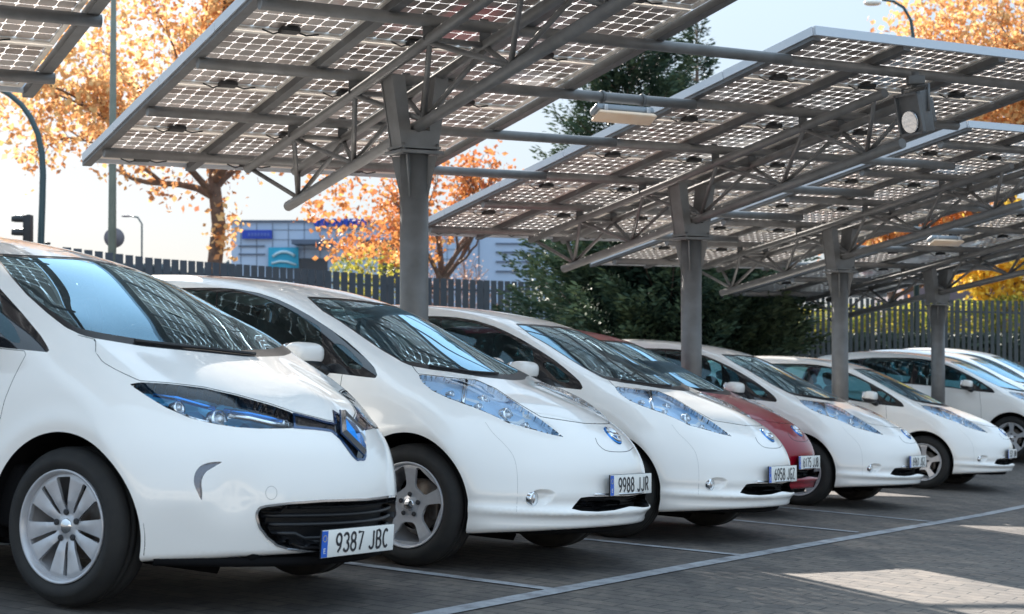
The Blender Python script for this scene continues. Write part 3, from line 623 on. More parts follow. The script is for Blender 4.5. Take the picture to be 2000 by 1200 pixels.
    for t in halves(cs, H):
        if not len(t): continue
        s = -1 if cs.sh.V[t].mean((0, 1))[1] < 0 else 1
        hg = MB(); V2, F2 = sh.rim(t, .032); V3 = sh.V - sh.N * .032; u = np.unique(t); mp = np.full(len(sh.V), -1); mp[u] = np.arange(len(u))
        hg.add(V3[u], [tuple(f) for f in mp[t].tolist()], 0, True); hg.add(V2, [tuple(f) for f in F2.tolist()], 1, False)
        h = hg.build('headlight', [M_reflect, M_chrome], root)
        for it in lamp_internals(h, cs, items): it.v = [(v[0], v[1] * (-s), v[2]) for v in it.v]; it.build('lamp_reflector', [M_chrome, M_lamp], h)
        # painted strut across the lamp
        p0, n0 = cs.hit(910, 743); p1, n1 = cs.hit(906, 786); st = MB(); st.tube([(p[0], p[1] * -s, p[2]) for p in (p0 - n0 * .012, (p0 + p1) / 2 - n0 * .004, p1 - n1 * .012)], [.016, .014, .012], 8); st.build('lamp_strut', M_chrome, h)
        st = MB(); pts = [cs.hit(*q) for q in ((840, 758), (875, 774), (925, 792), (960, 806), (1000, 824), (1050, 838))]; st.tube([(p[0] - n[0] * .02, (p[1] - n[1] * .02) * -s, p[2] - n[2] * .02) for p, n in pts], .011, 8); st.build('lamp_trim', M_chrome, h)
        cs.mesh('lens', t, M_lens, h, -.001)
    # bonnet
    hood = [(780, 690), (803.5, 714), (816, 731), (865, 736.5), (910, 741), (930, 742.5), (968.5, 760), (1007.5, 786), (1056, 815), (1089, 820), (1142, 828), (1180, 829), (1500, 829), (1500, 560), (780, 560)]
    core, B = part_with_gap(cs, B, hood, 1.2, 'bonnet', M_white, root, gaps, zmin=.72, xmin=-.3)
    cs.mesh('bonnet', core, M_white, root)
    # lid below the emblem: a shut line only
    cs.line('charging_lid_line', [(1163, 856), (1168, 868), (1183, 880), (1208, 883), (1228, 881), (1237, 874)], .0022, M_gap, root, mirror=False)
    # fog lamp pocket
    fog = [(1033, 976), (1036, 966), (1045, 958), (1058, 955.5), (1076, 957), (1086, 965), (1080, 977), (1068, 985), (1050, 992), (1040, 990)]
    B = cs.refine(B, fog, 12, 2); Fg, B = cs.region(B, fog, smooth=4, zmin=.3, zmax=.55, xmin=.3)
    for t in halves(cs, Fg):
        if not len(t): continue
        s = -1 if sh.V[t].mean((0, 1))[1] < 0 else 1; u = np.unique(t); mp = np.full(len(sh.V), -1); mp[u] = np.arange(len(u)); c0, n0 = cs.hit(1046, 975); uu, vv = cs.px(sh.V[u]); sdv = -seg_dist(uu, vv, smooth_poly(fog, 4)); wl = np.clip(1.25 - np.hypot(uu - 1043, (vv - 974) * .6) / 40, .15, 1)
        f = MB(); V3 = sh.V[u] - np.array([.75, 0, 0]) * (.075 * wl * sst(0, 9, sdv))[:, None]; f.add(V3, [tuple(q) for q in mp[t].tolist()], 0, True); fo = f.build('fog_lamp_pocket', M_white, root)
        l = MB(); q = np.array([c0[0] - .012, c0[1] * -s, c0[2]]); l.lathe([(.001, .012), (.022, .010), (.030, .004), (.036, .008), (.040, .0), (.040, -.02)], q, np.array([[0, 1, 0], [0, 0, 1], [1, 0, 0]]), 28); l.build('fog_lamp', M_chrome, fo)
    # lower intake
    ink = [(1116, 994), (1134, 972.5), (1150, 970.5), (1234, 969), (1400, 969), (1400, 986), (1240, 987), (1224, 991), (1200, 997), (1168, 1000), (1136, 998.5)]
    B = cs.refine(B, ink, 8, 1); G, B = cs.region(B, ink, zmin=.28, zmax=.5, xmin=.5)
    V2, F2 = sh.rim(G, .07, direc=(-.09, 0, 0)); g = MB(); u = np.unique(G); mp = np.full(len(sh.V), -1); mp[u] = np.arange(len(u)); g.add((sh.V + np.array([-.09, 0, 0]))[u], [tuple(f) for f in mp[G].tolist()], 0, True); g.add(V2, [tuple(f) for f in F2.tolist()], 0, True)
    for i in range(5): g.tube([(.80 - .55 * a * a, a, .355 + .014 * i) for a in np.linspace(-.38, .38, 13)], .003, 6, 0)
    g.build('intake_grille', [M_black, M_white], root)
    # doors
    fdoor = [(-.485, .98), (-.47, .90), (-.44, .75), (-.425, .55), (-.43, .36), (-.47, .285), (-1.30, .27), (-1.505, .285), (-1.515, .6), (-1.50, 1.03), (-1.0, 1.01)]
    rdoor = [(-1.525, 1.03), (-1.54, .6), (-1.53, .285), (-2.16, .29), (-2.24, .38), (-2.29, .52), (-2.38, .66), (-2.50, .76), (-2.56, .9), (-2.55, 1.05), (-2.3, 1.07)]
    for nm, pl in (('front_door', fdoor), ('rear_door', rdoor)):
        core, B = part_with_gap(cs, B, pl, .0035, nm, M_white, root, gaps, side=True, zmax=1.12, amin=.6)
        for t in halves(cs, core):
            if len(t):
                d = cs.mesh('door', t, M_white, root); s = -1 if sh.V[t].mean((0, 1))[1] < 0 else 1; hx = -1.40 if nm == 'front_door' else -2.36; hz = .87; y = cs_edge(cs, hx, hz)
                hb = MB(); hb.tube([(hx + .11, s * (y - .005), hz), (hx + .08, s * (y + .03), hz + .005), (hx - .08, s * (y + .032), hz + .008), (hx - .11, s * (y - .005), hz + .008)], .012, 8); hb.build('door_handle', M_white, d)
    # bumper shut line to the wing, charging lid
    cs.line('bumper_line', [(1009, 1000), (1011, 950), (1009, 915), (1002, 890), (985, 868), (962, 845), (948, 825)], .0010, M_crease, root)
    cs.mesh('body', B, M_white, root); g = np.concatenate(gaps); cs.mesh('shut_lines', g, M_gap, root, -.003)
    emblem_roundel(root, cs, 1197, 850, .052)
    b = MB(); b.tube([(.77 - .60 * a * a, a, .226) for a in np.linspace(-.74, .74, 25)], .018, 8); b.build('bumper_shade_strip', M_well, root)  # black tube standing in for the shadow strip under the bumper
    # licence plate holder and its bright bar
    c = np.array([.868, 0, .468]); number_plate(root, 'PLATE', c, [[0, 1, 0], [-.06, 0, .998], [.998, 0, .06]])
    b = MB(); b.tube([(.882 - .55 * a * a, a, .422) for a in np.linspace(-.34, .34, 15)], .006, 8); b.build('bumper_trim', M_chrome, root)
    for s in (-1, 1): door_mirror(root, cs, (-.635, .965, 1.060), s, M_white)
    cs.line('windscreen_wiper', [(838, 716), (880, 722), (925, 728), (972, 731)], .007, M_black, root, mirror=False, sink=-.8)
    finish(cs, root, S, M_white, gaps)
    return root, cs
def build_zoe():
    ref = car_pose(-1.362, 6.834, 119.5, .012); S = ZOE; cs = CarShape(S, ref); sh = cs.sh; P = cs.p2
    root = empty('parked_car', 'x', 'car'); common_body(cs, root, S, M_white); B = cs.body; gaps = []
    wo = [(-18, 494), (0, 514), (24, 544), (52, 576), (92, 612), (128, 640), (160, 655), (184, 661), (280, 677), (400, 689), (500, 699), (620, 704), (700, 704), (700, 440), (312, 500), (200, 507), (152, 503), (24, 497)]
    W_, B = cs.region(B, wo, zmin=.92, xmin=-1.3, xmax=.5)
    Wg, Wf = cs.region(W_, wo, zmin=.92, xmin=-1.3, xmax=.5, grow=-3.5)
    Wg, Wf2 = cs.region(Wg, [(-100, 400), (700, 400), (700, 690), (500, 690), (400, 676), (280, 663), (200, 650), (150, 640), (-100, 470)], xmin=-1.3)
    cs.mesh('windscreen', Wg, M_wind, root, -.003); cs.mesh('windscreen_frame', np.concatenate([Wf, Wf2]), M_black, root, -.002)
    dlo = [(100, 689), (80, 656), (40, 608), (0, 564), P(-.62, .73, 1.30), P(-.9, .70, 1.39), P(-1.3, .685, 1.435), P(-1.8, .68, 1.445), P(-2.2, .69, 1.40), P(-2.5, .72, 1.31), P(-2.5, .76, 1.20), P(-2.2, .80, 1.10), P(-1.5, .81, 1.035), P(-.9, .81, 1.005), (0, 679)]
    D, B = cs.region(B, dlo, zmin=.85, xmin=-3, xmax=.3, amin=.4)
    D = panes(cs, D, [[P(-.40, .79, 1.02), P(-.30, .79, 1.02), (40, 664), (28, 640), (2, 612), (-6, 640)], [P(-.48, .80, 1.02), P(-.50, .76, 1.17), P(-.65, .73, 1.265), P(-.92, .70, 1.365), P(-1.30, .69, 1.41), P(-1.36, .74, 1.2), P(-1.42, .81, 1.05), P(-.9, .81, 1.025)], [P(-1.46, .69, 1.41), P(-1.5, .8, 1.055), P(-2.2, .79, 1.12), P(-2.4, .74, 1.22), P(-2.15, .69, 1.38)]], None, M_glass, root, zmin=.85, xmin=-3, xmax=.3, amin=.4)
    cs.mesh('window_frame', D, M_gloss, root, -.002)
    V = sh.V; m = (V[:, 0] < -2.65) & (V[:, 2] > 1.02) & (V[:, 2] < 1.42); tm = m[B].all(1); g = np.maximum(np.abs(sh.V[:, 1]) - .56 + .3 * (sh.V[:, 2] - 1.1), np.maximum(1.08 - sh.V[:, 2], sh.V[:, 2] - 1.36)); i_, o_ = sh.cut(B[tm], g); B = np.concatenate([o_, B[~tm]]); cs.mesh('rear_window', i_, M_glass, root, -.002)
    V = sh.V; m = (V[:, 0] < -2.7) & (V[:, 2] > .6) & (np.abs(V[:, 1]) > .3); tm = m[B].all(1); g = np.maximum(.52 - np.abs(sh.V[:, 1]), np.maximum(np.abs(sh.V[:, 2] - .92) - .09, sh.V[:, 0] + 2.9)); i_, o_ = sh.cut(B[tm], g); B = np.concatenate([o_, B[~tm]])
    for t in halves(cs, i_): cs.mesh('tail_lamp', t, M_red, root, .002)
    # head lamps
    hl = [(251.7, 750.7), (276.7, 746.7), (330, 750), (397, 758), (463, 773), (530, 791.7), (572, 806.7), (574, 836.7), (547, 837.5), (505, 837.5), (463, 835), (417, 828), (370, 816.7), (323, 796), (290, 776)]
    H, B = cs.region(B, hl, zmin=.6, xmin=-.2, amin=.15)
    for t in halves(cs, H):
        if not len(t): continue
        s = -1 if cs.sh.V[t].mean((0, 1))[1] < 0 else 1
        hg = MB(); V2, F2 = sh.rim(t, .055); V3 = sh.V - sh.N * .055; u = np.unique(t); mp = np.full(len(sh.V), -1); mp[u] = np.arange(len(u))
        hg.add(V3[u], [tuple(f) for f in mp[t].tolist()], 0, True); hg.add(V2, [tuple(f) for f in F2.tolist()], 1, False)
        h = hg.build('headlight', [M_reflect2, M_gloss], root)
        for it in lamp_internals(h, cs, [(430, 805, .05, .046, 0), (352, 786, .04, .030, 0), (560, 822, .025, .018, 0)]): it.v = [(v[0], v[1] * (-s), v[2]) for v in it.v]; it.build('lamp_reflector', [M_chrome, M_lamp], h)
        for col, pp, rad in ((M_blue, ((300, 764), (345, 772), (400, 785), (425, 792)), .010), (M_chrome, ((448, 806), (490, 812), (530, 820), (566, 826)), .013), (M_blue, ((440, 795), (490, 803), (530, 812), (566, 818)), .010), (M_chrome, ((345, 800), (390, 815), (440, 826)), .008)):
            st = MB(); pts = [cs.hit(*q) for q in pp]; st.tube([(p[0] - n[0] * .02, (p[1] - n[1] * .02) * -s, p[2] - n[2] * .02) for p, n in pts], rad, 8); st.build('lamp_trim', col, h)
        cs.mesh('lens', t, M_lens, h, -.001)
    # nose bar with the diamond badge panel
    pan = [(571, 806), (613, 816.5), (640, 824), (653, 826), (651.5, 812), (650, 798), (662, 797), (800, 797), (800, 900), (718, 898), (697, 901), (687, 891), (663, 858), (647, 844), (617, 840), (573, 837)]
    B = cs.refine(B, pan, 8, 1); N_, B = cs.region(B, pan, zmin=.5, xmin=.3)
    Ni, Nb = cs.region(N_, pan, zmin=.5, xmin=.3, grow=-4.5)
    nb = cs.mesh('badge_panel', Nb, M_bluedk, root, .002); cs.mesh('badge_field', Ni, M_gloss, nb, -.002)
    # badge: an open diamond
    c, n = cs.hit(688, 850); c[1] = 0; n = np.array([n[0], 0, n[2]]); n /= np.linalg.norm(n); upv = np.array([-n[2], 0, n[0]]); ax = np.array([[0, 1, 0], upv, n])
    c = np.array([.757, 0, .722]); d = MB(); hh, ww = .112, .074; th = .0125
    out = [(0, hh), (ww, 0), (0, -hh), (-ww, 0)]; inn = [(0, hh - 2.1 * th), (ww - 1.35 * th, 0), (0, -hh + 2.1 * th), (-ww + 1.35 * th, 0)]; mid = [((a[0] + b[0]) / 2, (a[1] + b[1]) / 2) for a, b in zip(out, inn)]
    Vv = [c + ax[0] * q[0] + ax[1] * q[1] + ax[2] * z for ring, z in ((out, .004), (mid, .026), (inn, .004)) for q in ring]; Ff = [(r * 4 + k, r * 4 + (k + 1) % 4, (r + 1) * 4 + (k + 1) % 4, (r + 1) * 4 + k) for r in (0, 1) for k in range(4)]
    d.add(Vv, Ff, 0); d.add([c + ax[0] * q[0] * 1.06 + ax[1] * q[1] * 1.04 + ax[2] * .0 for q in out] + [c + ax[0] * q[0] * 1.02 + ax[1] * q[1] * 1.01 + ax[2] * .006 for q in out], [(4, 5, 6, 7)] + [(k, (k + 1) % 4, 4 + (k + 1) % 4, 4 + k) for k in range(4)], 1); d.add([c + ax[0] * q[0] + ax[1] * q[1] + ax[2] * .005 for q in inn], [], 2); d.add([c + ax[0] * q[0] + ax[1] * q[1] + ax[2] * .005 for q in inn] + [c + ax[2] * .020], [(k, (k + 1) % 4, 4) for k in range(4)], 2); d.build('emblem', [M_chrome, M_bluedk, M_blue], root)
    # bonnet
    hood = [(150, 655), (186.5, 664), (186, 688), (200, 708), (228, 724), (272, 744.5), (330, 748.5), (397, 756.5), (463, 771.5), (530, 790), (571, 804.5), (613, 815), (640, 822), (653, 824), (650, 796.5), (662, 795.5), (1000, 795), (1000, 400), (150, 400)]
    core, B = part_with_gap(cs, B, hood, 1.3, 'bonnet', M_white, root, gaps, zmin=.70, xmin=-.3); cs.mesh('bonnet', core, M_white, root)
    # fog lamp crescent
    fog = [(434, 903), (410, 903.5), (391, 911), (380.5, 926), (379, 945), (386, 963), (394, 977.5), (395, 962), (393.5, 948), (395, 935), (403, 922), (416, 913.5)]
    B = cs.refine(B, fog, 14, 3); Fg, B = cs.region(B, fog, smooth=4, zmin=.3, zmax=.72, xmin=.2)
    for t in halves(cs, Fg):
        if len(t):
            u = np.unique(t); mp = np.full(len(sh.V), -1); mp[u] = np.arange(len(u)); V2, F2 = sh.rim(t, .016); f = MB(); f.add((sh.V - sh.N * .016)[u], [tuple(q) for q in mp[t].tolist()], 0, True); f.add(V2, [tuple(q) for q in F2.tolist()], 1, True); f.build('fog_lamp', [mat('fog_grey_chrome', (.20, .20, .22), .2, .85), M_chrome], root)
    # lower grille with bright surround
    gr = [(499, 1010), (500, 999), (507, 990), (520, 986.5), (563, 981.5), (630, 976.5), (697, 974.5), (800, 973), (800, 1082), (640, 1081), (607, 1079), (563, 1074), (540, 1067), (520, 1051), (505, 1031)]
    B = cs.refine(B, gr, 8, 1); G, B = cs.region(B, gr, zmin=.15, zmax=.55, xmin=.4)
    Gi, Gc = cs.region(G, gr, zmin=.15, zmax=.55, xmin=.4, grow=-4.0)
    cs.mesh('grille_surround', Gc, M_chrome, root, .004)
    V2, F2 = sh.rim(Gi, .06); g = MB(); u = np.unique(Gi); mp = np.full(len(sh.V), -1); mp[u] = np.arange(len(u)); g.add((sh.V - sh.N * .06)[u], [tuple(f) for f in mp[Gi].tolist()], 0, True); g.add(V2, [tuple(f) for f in F2.tolist()], 0, False)
    for i, (z, w0) in enumerate(((.43, .46), (.395, .45), (.36, .43), (.325, .40), (.29, .36))):
        g.tube([(.808 - .70 * a * a - (.03 if abs(a) > w0 - .04 else 0), a, z - (.02 if abs(a) < .30 and i > 2 else 0)) for a in np.linspace(-w0, w0, 21)], .0085, 8, 0)
    g.build('lower_grille', M_black, root)
    # tow cover, shut lines
    cs.line('tow_cover_line', [(530 + 11 * math.cos(a), 963 + 13 * math.sin(a)) for a in np.linspace(0, 2 * math.pi, 12, endpoint=False)], .0012, M_crease, root, closed=True, mirror=False)
    fdoor = [(-.275, .985), (-.30, .90), (-.338, .78), (-.372, .58), (-.36, .38), (-.41, .29), (-1.30, .275), (-1.40, .29), (-1.41, .6), (-1.40, 1.03), (-1.0, 1.01)]
    rdoor = [(-1.42, 1.03), (-1.43, .6), (-1.42, .29), (-2.0, .30), (-2.10, .40), (-2.17, .56), (-2.28, .68), (-2.40, .76), (-2.46, .9), (-2.45, 1.10), (-2.1, 1.06)]
    for nm, pl in (('front', fdoor), ('rear', rdoor)):
        core, B = part_with_gap(cs, B, pl, .0028, nm, M_white, root, gaps, side=True, zmax=1.14, amin=.6)
        for t in halves(cs, core):
            if len(t):
                d = cs.mesh('door', t, M_white, root); s = -1 if sh.V[t].mean((0, 1))[1] < 0 else 1; hx = -1.30 if nm == 'front' else -2.2; hz = .88; y = cs_edge(cs, hx, hz)
                hb = MB(); hb.tube([(hx + .11, s * (y - .005), hz), (hx + .08, s * (y + .03), hz + .005), (hx - .08, s * (y + .032), hz + .008), (hx - .11, s * (y - .005), hz + .008)], .012, 8); hb.build('door_handle', M_white, d)
    cs.mesh('body', B, M_white, root); g = np.concatenate(gaps); cs.mesh('shut_lines', g, M_gap, root, -.003)
    number_plate(root, 'PLATE', (.846, -.03, .29), [[0, 1, 0], [0, 0, 1], [1, 0, 0]])
    b = MB(); b.tube([(.775 - .70 * a * a, a, .212) for a in np.linspace(-.74, .74, 25)], .020, 8); b.build('bumper_shade_strip', M_well, root)  # dark tube in place of the shade below the bumper
    for s in (-1, 1): door_mirror(root, cs, (-.60, .965, 1.06), s, M_black)
    cs.line('windscreen_wiper', [(262, 668), (330, 676), (400, 683), (450, 689), (497, 694)], .008, M_black, root, mirror=False, sink=-.8)
    finish(cs, root, S, M_white, gaps)
    return root, cs
def lamp_mat(name, c1, c2, sc):
    m = mat(name, c1, .28, .2); t = m.node_tree; b = t.nodes['Principled BSDF']; tc = t.nodes.new('ShaderNodeTexCoord'); v = t.nodes.new('ShaderNodeTexVoronoi'); v.inputs['Scale'].default_value = sc
    r = t.nodes.new('ShaderNodeValToRGB'); r.color_ramp.elements[0].color = (*c1, 1); r.color_ramp.elements[1].color = (*c2, 1); r.color_ramp.elements[0].position = .15; r.color_ramp.elements[1].position = .8
    bp = t.nodes.new('ShaderNodeBump'); bp.inputs['Strength'].default_value = .8; bp.inputs['Distance'].default_value = .02
    t.links.new(tc.outputs['Object'], v.inputs['Vector']); t.links.new(v.outputs['Color'], r.inputs['Fac']); t.links.new(r.outputs['Color'], b.inputs['Base Color']); t.links.new(v.outputs['Distance'], bp.inputs['Height']); t.links.new(bp.outputs['Normal'], b.inputs['Normal']); return m
M_reflect = lamp_mat('lamp_interior', (.34, .64, .98), (.97, .99, 1.0), 7)
M_reflect2 = lamp_mat('lamp_interior_blue', (.01, .07, .18), (.06, .42, .75), 14)
M_lamp = mat('lamp_bulb_glass', (.7, .72, .75), .05, .6)
# ------------------------------------------------------------------ ground, paint, canopies
def noise_ramp(t, vec, scale, stops, detail=6, rough=.6):
    n = t.nodes.new('ShaderNodeTexNoise'); n.inputs['Scale'].default_value = scale; n.inputs['Detail'].default_value = detail; n.inputs['Roughness'].default_value = rough
    r = t.nodes.new('ShaderNodeValToRGB'); e = r.color_ramp.elements
    while len(e) < len(stops): e.new(.5)
    for k, (p, c) in enumerate(stops): e[k].position = p; e[k].color = (*c, 1)
    t.links.new(vec, n.inputs['Vector']); t.links.new(n.outputs['Fac'], r.inputs['Fac']); return r.outputs['Color']
def mixrgb(t, mode, fac, a, b):
    m = t.nodes.new('ShaderNodeMix'); m.data_type = 'RGBA'; m.blend_type = mode
    for k, v in ((0, fac), (6, a), (7, b)):
        if hasattr(v, 'links'): t.links.new(v, m.inputs[k])
        elif k == 0: m.inputs[0].default_value = v
        else: m.inputs[k].default_value = (*v, 1)
    return m.outputs[2]
def paving_mat():
    m = mat('paving', (.12, .12, .125), .8); t = m.node_tree; b = t.nodes['Principled BSDF']
    tc = t.nodes.new('ShaderNodeTexCoord'); mp = t.nodes.new('ShaderNodeMapping'); mp.inputs['Rotation'].default_value = (0, 0, R(29.8)); t.links.new(tc.outputs['Object'], mp.inputs['Vector'])
    br = t.nodes.new('ShaderNodeTexBrick'); br.inputs['Scale'].default_value = 1; br.inputs['Brick Width'].default_value = .24; br.inputs['Row Height'].default_value = .12; br.inputs['Mortar Size'].default_value = .006; br.inputs['Mortar Smooth'].default_value = .4
    br.inputs['Color1'].default_value = (.134, .116, .102, 1); br.inputs['Color2'].default_value = (.094, .085, .079, 1); br.inputs['Mortar'].default_value = (.042, .040, .040, 1); br.inputs['Bias'].default_value = 0
    t.links.new(mp.outputs[0], br.inputs['Vector'])
    c1 = noise_ramp(t, tc.outputs['Object'], .9, [(.3, (.62, .62, .66)), (.52, (.95, .94, .93)), (.75, (1.25, 1.2, 1.15))], 8)
    st = t.nodes.new('ShaderNodeMapping'); st.inputs['Rotation'].default_value = (0, 0, R(29.8)); st.inputs['Scale'].default_value = (3.5, .5, 1); t.links.new(tc.outputs['Object'], st.inputs['Vector'])
    c2 = noise_ramp(t, st.outputs[0], 1.6, [(.35, (.7, .7, .72)), (.6, (1.1, 1.08, 1.05))], 8, .7)
    c4 = noise_ramp(t, tc.outputs['Object'], .55, [(.36, (.55, .55, .58)), (.47, (1, 1, 1))], 10, .75)
    c3 = noise_ramp(t, tc.outputs['Object'], 14, [(.30, (.75, .75, .75)), (.6, (1.1, 1.1, 1.1))], 6)
    col = mixrgb(t, 'MULTIPLY', 1, mixrgb(t, 'MULTIPLY', 1, mixrgb(t, 'MULTIPLY', 1, br.outputs['Color'], c1), c2), mixrgb(t, 'MULTIPLY', 1, c3, c4))
    t.links.new(col, b.inputs['Base Color'])
    bp = t.nodes.new('ShaderNodeBump'); bp.inputs['Strength'].default_value = .6; bp.inputs['Distance'].default_value = .006; t.links.new(br.outputs['Fac'], bp.inputs['Height']); bp.invert = True; t.links.new(bp.outputs[0], b.inputs['Normal'])
    return m
def line_mat():
    m = mat('worn_road_paint', (.5, .52, .55), .7); t = m.node_tree; b = t.nodes['Principled BSDF']; tc = t.nodes.new('ShaderNodeTexCoord')
    c = noise_ramp(t, tc.outputs['Object'], 7, [(.34, (.13, .13, .14)), (.5, (.27, .28, .30)), (.7, (.38, .40, .43))], 9, .75); t.links.new(c, b.inputs['Base Color']); return m
M_pave = paving_mat(); M_line = line_mat()
def back(x, y): return -((x - _s0[0]) * .868 - (y - _s0[1]) * .497)
def ground_z(x, y):
    b = back(x, y); k = sst(9.0, 22.0, b); far = sst(45, 70, y); z = gz(x, y) * (1 - k) + (-1.05) * k; k2 = sst(24, 31, (x - _s0[0]) * _sd[0] + (y - _s0[1]) * _sd[1]); z = z * (1 - k2) + (-1.05) * k2
    return z
def grid_sheet(name, xs, ys, fz, m, kind='structure'):
    X, Y = np.meshgrid(xs, ys, indexing='ij'); Z = fz(X, Y); n = len(ys); V = np.stack([X.ravel(), Y.ravel(), Z.ravel()], 1)
    i, k = np.meshgrid(np.arange(len(xs) - 1), np.arange(n - 1), indexing='ij'); a = i * n + k; F = np.stack([a.ravel(), (a + n).ravel(), (a + n + 1).ravel(), (a + 1).ravel()], 1)
    return tag(mesh_np(name, V, F, m, smooth=True), kind=kind)
gx = np.concatenate([[-1500, -500, -200, -90], np.arange(-50, 50.1, 1.25), [90, 200, 500, 1500]]); gy = np.concatenate([[-30, -12], np.arange(-5, 60.1, 1.25), [70, 90, 130, 200, 400, 900, 2500]])
grid_sheet('ground', gx, gy, ground_z, M_pave)
def strip(pts, w, h=.005):      # painted line on the ground between plan points
    V = []; F = []
    for (x0, y0), (x1, y1) in pts:
        L = math.hypot(x1 - x0, y1 - y0); n = max(2, int(L / .3)); dx, dy = (x1 - x0) / L, (y1 - y0) / L; b = len(V)
        for k in range(n + 1):
            for s in (-1, 1):
                x = x0 + (x1 - x0) * k / n - dy * s * w / 2; y = y0 + (y1 - y0) * k / n + dx * s * w / 2
                # sit on the faceted sheet
                z = float(sheet_z(x, y)) + h; V.append((x, y, z))
        F += [(b + 2 * k, b + 2 * k + 1, b + 2 * k + 3, b + 2 * k + 2) for k in range(n)]
    return V, F
def sheet_z(x, y):
    i = max(0, min(len(gx) - 2, int(np.searchsorted(gx, x) - 1))); j = max(0, min(len(gy) - 2, int(np.searchsorted(gy, y) - 1)))
    u = (x - gx[i]) / (gx[i + 1] - gx[i]); v = (y - gy[j]) / (gy[j + 1] - gy[j]); g = lambda a, b: ground_z(np.float64(gx[a]), np.float64(gy[b]))
    return g(i, j) * (1 - u) * (1 - v) + g(i + 1, j) * u * (1 - v) + g(i, j + 1) * (1 - u) * v + g(i + 1, j + 1) * u * v
def gpt(px, py):
    r = ray(px, py); lo, hi = 1., 80.
    for _ in range(40):
        m = (lo + hi) / 2
        if (r[2] * m) > gz(r[0] * m, r[1] * m): lo = m
        else: hi = m
    return r * lo
a0, a1 = gpt(850, 1200), gpt(2000, 990); d = (a1 - a0)[:2]; d /= np.linalg.norm(d)
V, F = strip([((a0 - 3.2 * np.array([*d, 0]))[:2], (a1 + 9 * np.array([*d, 0]))[:2])], .105); tag(mesh_np('road_marking', V, F, M_line, smooth=False), kind='structure')
stalls = [(700, 1104, 1064, 1151), (1100, 1050, 1437, 1084.5), (1405, 1014, 1668, 1040), (1518, 991, 1829, 1021)]
for q in stalls:
    p0, p1 = gpt(q[0], q[1]), gpt(q[2], q[3]); e = (p0 - p1)[:2]; e /= np.linalg.norm(e); V, F = strip([(p1[:2] - e * .03, p1[:2] + e * 5.2)], .09); tag(mesh_np('road_marking', V, F, M_line, smooth=False), kind='structure')

M_steel = mat('galvanised_steel', (.20, .20, .20), .5, .35, noise=(7, .2, (.14, .138, .135)), bump=(50, .1, .001))
M_steeld = mat('dark_steel', (.14, .145, .15), .6, .3, noise=(9, .25, (.10, .10, .10)))
M_alu = mat('aluminium_frame', (.78, .73, .67), .45, .2)
M_edge = mat('edge_profile', (.50, .53, .57), .4, .5)
M_jbox = mat('junction_box', (.02, .02, .02), .6)
def cell_mat():
    m = bpy.data.materials.new('glass_solar_cells'); m.use_nodes = True; t = m.node_tree; b = t.nodes['Principled BSDF']; out = t.nodes['Material Output']
    uv = t.nodes.new('ShaderNodeUVMap'); uv.uv_map = 'uv'; sp = t.nodes.new('ShaderNodeSeparateXYZ'); t.links.new(uv.outputs[0], sp.inputs[0])
    def M(op, a, b_=None, c=None):
        n = t.nodes.new('ShaderNodeMath'); n.operation = op
        for k, v in enumerate((a, b_, c)):
            if v is None: continue
            if hasattr(v, 'links'): t.links.new(v, n.inputs[k])
            else: n.inputs[k].default_value = v
        return n.outputs[0]
    ax = M('ABSOLUTE', M('SUBTRACT', M('FRACT', sp.outputs[0]), .5)); ay = M('ABSOLUTE', M('SUBTRACT', M('FRACT', sp.outputs[1]), .5))
    g1 = M('GREATER_THAN', M('MAXIMUM', ax, ay), .484); g2 = M('GREATER_THAN', M('ADD', ax, ay), .825); gap = M('MAXIMUM', g1, g2)
    bus = M('LESS_THAN', M('ABSOLUTE', M('SUBTRACT', ay, .2)), .012)
    fl = t.nodes.new('ShaderNodeVectorMath'); fl.operation = 'FLOOR'; t.links.new(uv.outputs[0], fl.inputs[0]); oi = t.nodes.new('ShaderNodeObjectInfo'); ad = t.nodes.new('ShaderNodeVectorMath'); ad.operation = 'ADD'; t.links.new(fl.outputs[0], ad.inputs[0]); cmb = t.nodes.new('ShaderNodeCombineXYZ'); t.links.new(M('MULTIPLY', oi.outputs['Random'], 77.), cmb.inputs[0]); t.links.new(cmb.outputs[0], ad.inputs[1])
    wn = t.nodes.new('ShaderNodeTexWhiteNoise'); t.links.new(ad.outputs[0], wn.inputs[0]); rp = t.nodes.new('ShaderNodeValToRGB'); rp.color_ramp.elements[0].color = (.27, .225, .20, 1); rp.color_ramp.elements[1].color = (.38, .32, .29, 1); t.links.new(wn.outputs['Value'], rp.inputs['Fac'])
    cc = mixrgb(t, 'MIX', M('MULTIPLY', bus, .25), rp.outputs['Color'], (.4, .38, .36)); t.links.new(cc, b.inputs['Base Color']); b.inputs['Roughness'].default_value = .35; b.inputs['Coat Weight'].default_value = .5
    tl = t.nodes.new('ShaderNodeBsdfTranslucent'); tl.inputs[0].default_value = (.74, .69, .65, 1); tr = t.nodes.new('ShaderNodeBsdfTransparent'); tr.inputs[0].default_value = (1, 1, 1, 1)
    m0 = t.nodes.new('ShaderNodeMixShader'); m0.inputs[0].default_value = .35; t.links.new(tl.outputs[0], m0.inputs[1]); t.links.new(tr.outputs[0], m0.inputs[2])
    mx = t.nodes.new('ShaderNodeMixShader'); t.links.new(gap, mx.inputs[0]); t.links.new(b.outputs[0], mx.inputs[1]); t.links.new(m0.outputs[0], mx.inputs[2]); t.links.new(mx.outputs[0], out.inputs[0]); return m
M_cell = cell_mat()
